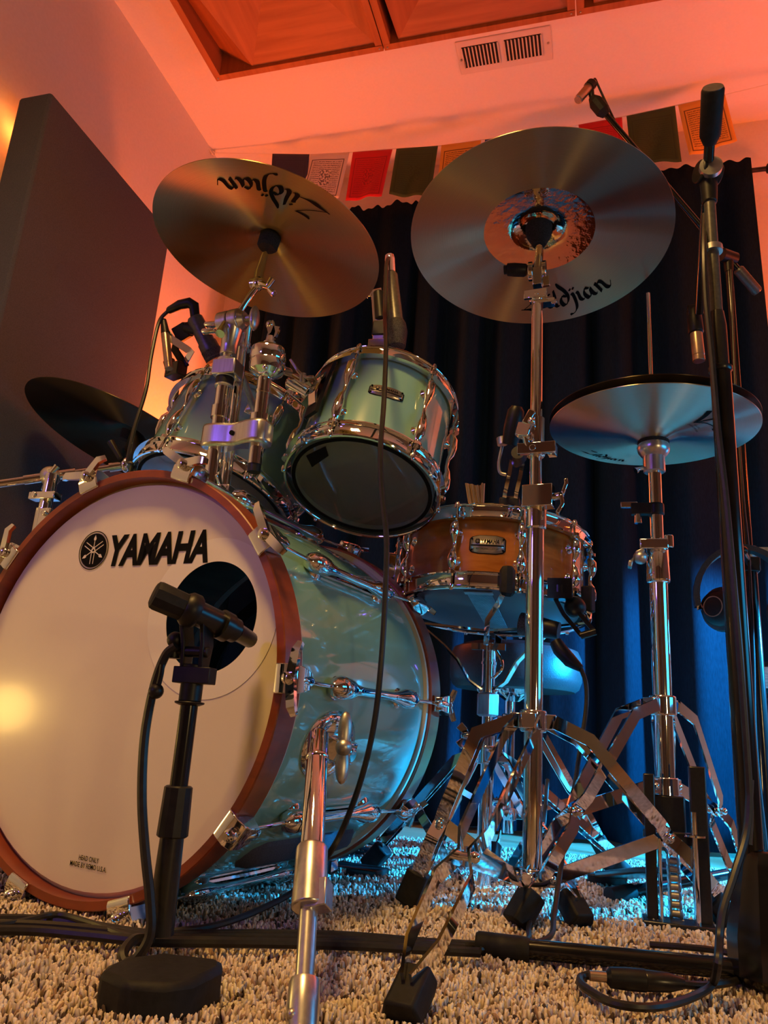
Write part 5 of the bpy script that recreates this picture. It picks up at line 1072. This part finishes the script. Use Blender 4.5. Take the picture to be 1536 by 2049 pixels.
# snare top microphone hanging by the cymbal stand
sm = thing('snare_microphone', 'dark microphone leaning on a slotted bracket above the snare drum', 'microphone', at(1020, 1020, 1.33))
g = G(); a = at(1032, 822, 1.25); b = at(1020, 890, 1.27); d = (b-a).normalized(); g.tube([a-d*.008, a, a+d*.030, b], [.009, .0145, .0165, .0140], 20); g.build('microphone_body', BLACK, sm)
g = G(); g.tube([at(1003, 876, 1.28), at(1005, 890, 1.28)], .009, 12); g.tube(spline([at(1004, 893, 1.28), at(998, 925, 1.28), at(1000, 945, 1.28), at(1012, 950, 1.28)], 5), .003, 8); g.build('cable_connector', STEEL, sm)
g = G(); a = [at(1034, 925, 1.30), at(1030, 950, 1.30), at(1022, 985, 1.31), at(1020, 1000, 1.32)]
for sg in (-1, 1): g.bar([p+Vector((sg*.010, 0, 0)) for p in a], .007, .004, (0, 1, 0))
g.bar([a[0]-Vector((.013, 0, 0)), a[0]+Vector((.013, 0, 0))], .010, .004, (0, 1, 0)); g.bar([a[3]-Vector((.014, 0, 0)), a[3]+Vector((.014, 0, 0))], .012, .006, (0, 1, 0)); g.build('slotted_bracket', CHROME, sm)
g = G(); g.tube([at(1036, 905, 1.25), at(1040, 915, 1.27), a[0]], [.012, .012, .010], 14); g.build('mount_swivel', BLACK, sm)
g = G(); g.box(frame(at(1020, 1010, 1.33), (0, 0, 1)), .036, .028, .022); g.build('rim_mount', BLACK, sm, bevel=.003)
# snare bottom microphone
um = thing('snare_microphone', 'black microphone under the right side of the snare drum with trailing cable', 'microphone', at(1130, 1270, 1.36))
g = G(); a = at(1042, 1248, 1.36); b = at(1118, 1262, 1.35); d = (b-a).normalized(); g.tube([a, a+d*.003, a+d*.022, b], [.016, .019, .019, .0145], 18); g.build('microphone_body', BLACK, um)
g = G(); g.tube([a-d*.001, a+d*.012], .0197, 18); g.build('grille', GRILLE, um)
g = G(); g.tube([at(1112, 1285, 1.34), at(1120, 1300, 1.335), at(1140, 1322, 1.33), at(1162, 1338, 1.325)], [.011, .0125, .012, .006], 14); g.build('cable_plug', BLACK, um)
g = G(); P = [at(1120, 1188, 1.30), at(1140, 1225, 1.30), at(1176, 1268, 1.30)]
for sg in (-1, 1): g.bar([p+Vector((sg*.010, 0, sg*.004)) for p in P], .007, .004, (0, 1, 0))
g.tube([P[0], P[0]+Vector((0, 0, .012))], .016, 14); g.tube([P[2]-Vector((.012, 0, .004)), P[2]+Vector((.012, 0, .004))], .006, 10); g.box(frame(at(1120, 1180, 1.30), (0, 0, 1)), .04, .03, .034); g.build('rim_mount', BLACKM, um)
g = G(); g.ball(at(1150, 1215, 1.31), .018, 14); g.build('mount_knob', BLACK, um)

# ------------------------------------------------------------------ rods in the snare
for i in range(6):
    base = at((941, 950, 958, 964, 947, 961)[i], 1012, 1.53+(.01 if i > 3 else 0)); top = at((934, 944, 953, 966, 940, 960)[i], 968+(i % 3)*2, 1.52+(.012 if i > 3 else 0))
    g = G(); dd = (top-base).normalized()
    for k in range(5):
        q = k*2*PI/5+i; off = Vector((math.cos(q)*.0028, math.sin(q)*.0028, 0)); g.tube([base-dd*.03+off, top+off+dd*.001*(k % 2)], .0017, 7)
    g.tube([base-dd*.005, base+dd*.0], .0052, 10)
    o = g.build('drum_rod', BATON, loc=base-dd*.03); tag(o, 'one of the six bundled dowel drum rods leaning up behind the snare rim', 'drumstick', 'bundled rods behind the snare rim')

# ------------------------------------------------------------------ throne
tx_, ty_ = at(1030, 1350, 1.85).x, 1.85
dt = thing('drum_throne', 'round black padded drum throne lit blue behind the snare drum', 'stool', (tx_, ty_, 0))
zt = vz(tx_, ty_, 1378); zb_ = vz(tx_, ty_, 1300)
g = G(); g.lathe(frame((tx_, ty_, zt), (0, 0, 1)), [(1e-6, -.004), (.136, -.004), (.146, .004), (.152, .020), (.152, .070), (.144, .088), (.12, .098), (1e-6, .102)], 48); g.build('seat', SEATV, dt)
g = G(); g.cyl((tx_-.01, ty_, .06), (tx_-.01, ty_, zt), .0125, n=20); g.lathe(frame((tx_, ty_, zt-.03), (0, 0, 1)), [(.02, 0), (.05, .02), (.07, .028)], 20); g.build('post', CHROME, dt)
tripod(dt, tx_-.01, ty_, .30, .10, [(tx_+.20, ty_+.16, .012), (tx_-.20, ty_+.16, .012), (tx_-.02, ty_-.22, .012)], .0125)

# ------------------------------------------------------------------ kick pedal
pb = BC+BN*(BD+.02); 
kp = thing('bass_drum_pedal', 'black bass drum pedal on the rug behind the bass drum', 'pedal', (pb.x, pb.y, .01))
def LP(u, v, z): return Vector((pb.x, pb.y, 0))+E1*u+BN*v+Vector((0, 0, z))
g = G(); g.box(frame(LP(0, .14, .016), (0, 0, 1), E1), .09, .30, .008); g.box(frame(LP(0, .0, .024), (0, 0, 1), E1), .10, .05, .03); g.build('base_plate', BLACKM, kp, bevel=.002)
g = G()
for s in (-.055, .055): g.box(frame(LP(s, .0, .10), (0, 0, 1), E1), .016, .026, .17)
g.cyl(LP(-.075, 0, .178), LP(.075, 0, .178), .006); g.build('posts', BLACKM, kp, bevel=.002)
g = G(); g.bar([LP(0, .27, .03), LP(0, .18, .055), LP(0, .03, .110)], .078, .006, (0, 0, 1)); g.build('footboard', BLACKM, kp)
sp = [LP(.070+.006*math.cos(i*.8), .006*math.sin(i*.8), .04+i*.0012) for i in range(90)]
g = G(); g.tube(sp, .0012, 6); g.build('spring', CHROME, kp)
g = G(); g.cyl(LP(0, 0, .178), LP(0, .02, .36), .0035); g.cyl(LP(0, .005, .355), LP(0, .045, .36), .022); g.build('beater', FELT, kp)
g = G(); g.box(frame(LP(.10, -.05, .05), (0, 0, 1), E1), .020, .024, .075); g.box(frame(LP(.13, .02, .018), (0, 0, 1), E1), .10, .05, .018); g.build('hoop_clamp', BLACKM, kp, bevel=.003)

# ------------------------------------------------------------------ headphones on the stand
hp = thing('headphones', 'black over-ear headphones hanging from a stand in the blue light', 'headphones', at(1485, 1110, 1.62))
cen = at(1487, 1195, 1.62); rad = .088
pts = [cen+Vector((math.cos(a)*rad*.98, .0, math.sin(a)*rad*1.12)) for a in [R_(x) for x in range(-12, 193, 12)]][::-1]
g = G(); g.bar(pts, .026, .009, (0, 1, 0)); g.v = g.v; hb = G()
# band: width runs in depth, thickness radial
hb.v = []; 
for k, p in enumerate(pts):
    r = (p-cen).normalized()
    for x, y in ((-1, -1), (1, -1), (1, 1), (-1, 1)): hb.v.append(p+Vector((0, .013*x, 0))+r*.0055*y)
for k in range(len(pts)-1):
    for j in range(4): hb.f.append((k*4+j, k*4+(j+1) % 4, k*4+4+(j+1) % 4, k*4+4+j))
hb.build('headband', SEATV, hp)
for sg, P in ((-1, at(1436, 1216, 1.61)), (1, cen+Vector((.092, .01, -.03)))):
    ax = Vector((sg*.62, -.78, .0)).normalized()
    g = G(); M = frame(P, ax); g.lathe(M, [(1e-6, .017), (.020, .017), (.030, .012), (.036, .0), (.036, -.008), (.030, -.012)], 32); ec = g.build('ear_cup', BLACK, hp)
    g = G(); g.lathe(M, [(.034, -.008), (.043, -.012), (.045, -.022), (.040, -.032), (.024, -.034), (1e-6, -.030)], 32); g.build('ear_cushion', SEATV, ec)
    g = G(); g.lathe(M, [(.0185, .0168), (.0185, .0182), (.0203, .0182), (.0203, .0166)], 32, closed=True); g.build('ring_trim', COPPER, ec)
    g = G(); e = pts[0] if sg < 0 else pts[-1]; e = min((pts[0], pts[-1]), key=lambda q: (q-P).length); g.bar([e, e.lerp(P, .5)+Vector((sg*.012, 0, 0)), P+Vector((sg*.006, .004, .022))], .014, .005, (1, 0, 0)); g.build('yoke', CHROME, ec)
hk = thing('headphone_hook', 'small black clamp hook on the rear stand holding the headphones', 'hook', Vector((ox, oy, vz(ox, oy, 1090))))
zk = cen.z+rad*1.12-.012
g = G(); g.cyl((ox, oy, zk), (cen.x, cen.y-.03, zk), .006); g.ball((cen.x, cen.y-.03, zk), .009, 10); g.box((ox, oy, zk), .036, .036, .03); g.build('hook_bar', BLACKM, hk, bevel=.002)

# ------------------------------------------------------------------ labelled jar on a slim stand at the right edge
cj = at(1546, 1372, 2.0)
jar = thing('labelled_jar', 'small jar with pale label glowing blue at the right edge of the photo', 'jar', (cj.x, cj.y, vz(cj.x, cj.y, 1388)))
z0 = vz(cj.x, cj.y, 1388); z1 = vz(cj.x, cj.y, 1336)
g = G(); g.lathe(frame((cj.x, cj.y, z0), (0, 0, 1)), [(1e-6, 0), (.026, 0), (.028, .003), (.028, z1-z0), (.022, z1-z0+.004)], 32); g.build('glass', BLACKM, jar)
g = G(); g.lathe(frame((cj.x, cj.y, z0+.010), (0, 0, 1)), [(.0284, 0), (.0288, .001), (.0288, z1-z0-.012), (.0284, z1-z0-.011)], 32); g.build('paper_label', LABELC, jar)
g = G(); g.tube([(cj.x, cj.y, z1+.002), (cj.x, cj.y, z1+.012)], .021, 24); g.build('lid', BLACK, jar)
ps = thing('plant_stand', 'slim black stand under the jar at the right edge', 'stand', (cj.x+.02, cj.y+.02, 0))
g = G(); g.lathe(frame((cj.x+.02, cj.y+.02, z0-.012), (0, 0, 1)), [(1e-6, 0), (.045, 0), (.045, .011), (1e-6, .011)], 32); g.build('top', BLACKM, ps)
g = G(); g.cyl((cj.x+.035, cj.y+.02, .01), (cj.x+.035, cj.y+.02, z0-.01), .010); g.lathe(frame((cj.x+.035, cj.y+.02, 0), (0, 0, 1)), [(.09, 0), (.09, .008), (.01, .014)], 32); g.build('pole', BLACKM, ps)

# ------------------------------------------------------------------ cables
def cable(pts, r, label, n=8, k=7, group=None):
    g = G(); g.tube(spline(pts, k), r, n); tag(g.build('cable', CABLE, loc=pts[0]), label, 'cable', group)
# from the tom microphone down in front of everything
cable([at(779, 514, 1.268), at(773, 530, 1.24), at(770, 620, 1.20), at(772, 690, 1.10), at(768, 800, 1.02), at(761, 900, 1.0), at(764, 990, 1.0), at(773, 1080, 1.0), at(770, 1200, 1.0), at(762, 1330, 1.0), at(748, 1450, 1.01), at(722, 1560, 1.02), at(685, 1660, 1.03), at(655, 1712, 1.03), atz(600, 1775, .045), atz(520, 1820, .030), atz(430, 1852, .028), atz(330, 1866, .026)], .0040, 'long black cable dropping from the right tom microphone past the bass drum')
cable([at(336, 622, 1.15), at(318, 645, 1.15), at(303, 710, 1.14), at(292, 780, 1.13), at(268, 860, 1.12), at(256, 920, 1.12), at(254, 960, 1.14), Vector((-1.0, 1.27, .45)), Vector((-1.06, 1.22, .12)), Vector((-1.1, 1.1, .025))], .0036, 'black cable curving down from the left tom microphone behind the bass drum')
kb = [at(352, 1292, .775), at(332, 1310, .775), at(312, 1360, .775), at(296, 1430, .775), at(287, 1500, .772), at(284, 1600, .77), at(290, 1700, .765), at(300, 1800, .762), at(300, 1870, .76), at(275, 1915, .755), at(252, 1925, .752), at(247, 1905, .757), at(268, 1880, .775), atz(300, 1878, .030), atz(200, 1862, .028), atz(40, 1850, .028), atz(-200, 1850, .028)]
cable(kb, .0052, 'black cable running down beside the short microphone stand and looping at its base')
g = G(); g.ball(at(312, 1383, .772), .0085, 14); g.tube(spline([at(325, 1330, .772), at(322, 1350, .772), at(316, 1375, .772)], 5), .003, 8); tag(g.build('cable_tie_ball', BLACK, loc=at(312, 1383, .772)), 'small black bungee ball tied on the cable of the short stand', 'cable tie')
cable([at(1162, 1338, 1.325), at(1172, 1370, 1.32), at(1172, 1420, 1.31), at(1160, 1500, 1.28), at(1148, 1580, 1.26), at(1130, 1680, 1.22), at(1118, 1760, 1.18), at(1108, 1830, 1.12), atz(1095, 1878, .026), atz(1000, 1895, .024)], .0036, 'black cable hanging from the snare bottom microphone to the rug')
cable([at(1095, 1560, 1.36), at(1085, 1680, 1.30), at(1072, 1780, 1.22), at(1058, 1850, 1.14), atz(1050, 1885, .026), atz(960, 1900, .024)], .0034, 'second black cable reaching the rug beside the tall cymbal stand base')
for i, (lb, ys, r) in enumerate((('topmost cable of the floor bundle, rising over the left edge', [(-80, 1838), (60, 1838), (180, 1850), (300, 1868), (420, 1868), (560, 1868), (700, 1872), (860, 1885), (1000, 1893)], .0045),
                              ('second cable of the floor bundle, passing behind the short stand base', [(-80, 1850), (80, 1853), (220, 1860), (340, 1876), (480, 1876), (620, 1878), (780, 1886), (930, 1896)], .0045),
                              ('third cable of the floor bundle, lowest in front of the bass drum', [(-80, 1862), (60, 1862), (180, 1872), (300, 1884), (420, 1886), (560, 1888), (700, 1892), (850, 1900), (960, 1906)], .0052),
                              ('fourth thin cable of the floor bundle with a short bend near the left edge', [(-80, 1856), (30, 1846), (110, 1830), (180, 1846), (270, 1876), (400, 1880), (600, 1884), (760, 1882), (900, 1900)], .0035))):
    cable([atz(a, b, .024+.002*i) for a, b in ys], r, lb, group='cable bundle on the rug')
cable([at(1500, 1560, .982), at(1494, 1660, .975), at(1470, 1745, .955), at(1446, 1820, .94), at(1439, 1875, .93), at(1436, 1925, .90), atz(1425, 1968, .030), atz(1385, 1995, .026), atz(1310, 2015, .026), atz(1230, 2008, .026), atz(1175, 1980, .026), atz(1160, 1962, .026), atz(1172, 1952, .028), atz(1215, 1955, .03)], .0042, 'black cable falling from the right stand and looping across the rug in front')
cable([atz(1350, 1968, .03), atz(1410, 1972, .028), atz(1475, 1962, .026), atz(1505, 1942, .026), atz(1500, 1922, .026), atz(1450, 1905, .026), atz(1380, 1896, .026), atz(1300, 1890, .022)], .0040, 'black cable loop on the rug leaving the joined connectors on the right')
cn = thing('cable_connector_pair', 'two joined black cable connectors lying on the rug at lower right', 'connector', atz(1290, 1962, .03))
a, b, c = atz(1212, 1955, .032), atz(1290, 1962, .032), atz(1368, 1968, .032); d = (b-a).normalized()
g = G(); g.tube([a, a+d*.004, a+d*.020, b], [.005, .0095, .0105, .0105], 16); g.build('female_plug', BLACK, cn)
g = G(); g.tube([b, b+(c-b)*.02, b+(c-b)*.6, c], [.0095, .0098, .0090, .0050], 16); g.build('male_plug', BLACKM, cn)
g = G(); g.tube([a-d*.016, a+d*.002], .0050, 12); g.build('copper_boot', COPPER, cn)
# cables that run down beside the right stand
cable([at(1409, 430, 1.02), at(1408, 500, .985), at(1412, 600, .98), at(1424, 720, .98), at(1436, 860, .98), at(1452, 1000, .98), at(1470, 1200, .98), at(1486, 1400, .98), at(1499, 1600, .98), at(1497, 1690, .975)], .0040, 'black cable strapped along the left of the tall right stand')
cable([at(1462, 540, 1.69), at(1470, 760, 1.67), at(1487, 1000, 1.66), at(1497, 1100, 1.66), at(1507, 1300, 1.66), at(1513, 1500, 1.66), Vector((ox-.01, oy-.05, .03))], .0026, 'thin cable running down the rear boom stand on the right')

# drop the temporary placement keys
for o in bpy.data.objects:
    if o.parent and 'category' in o.keys(): del o['category']
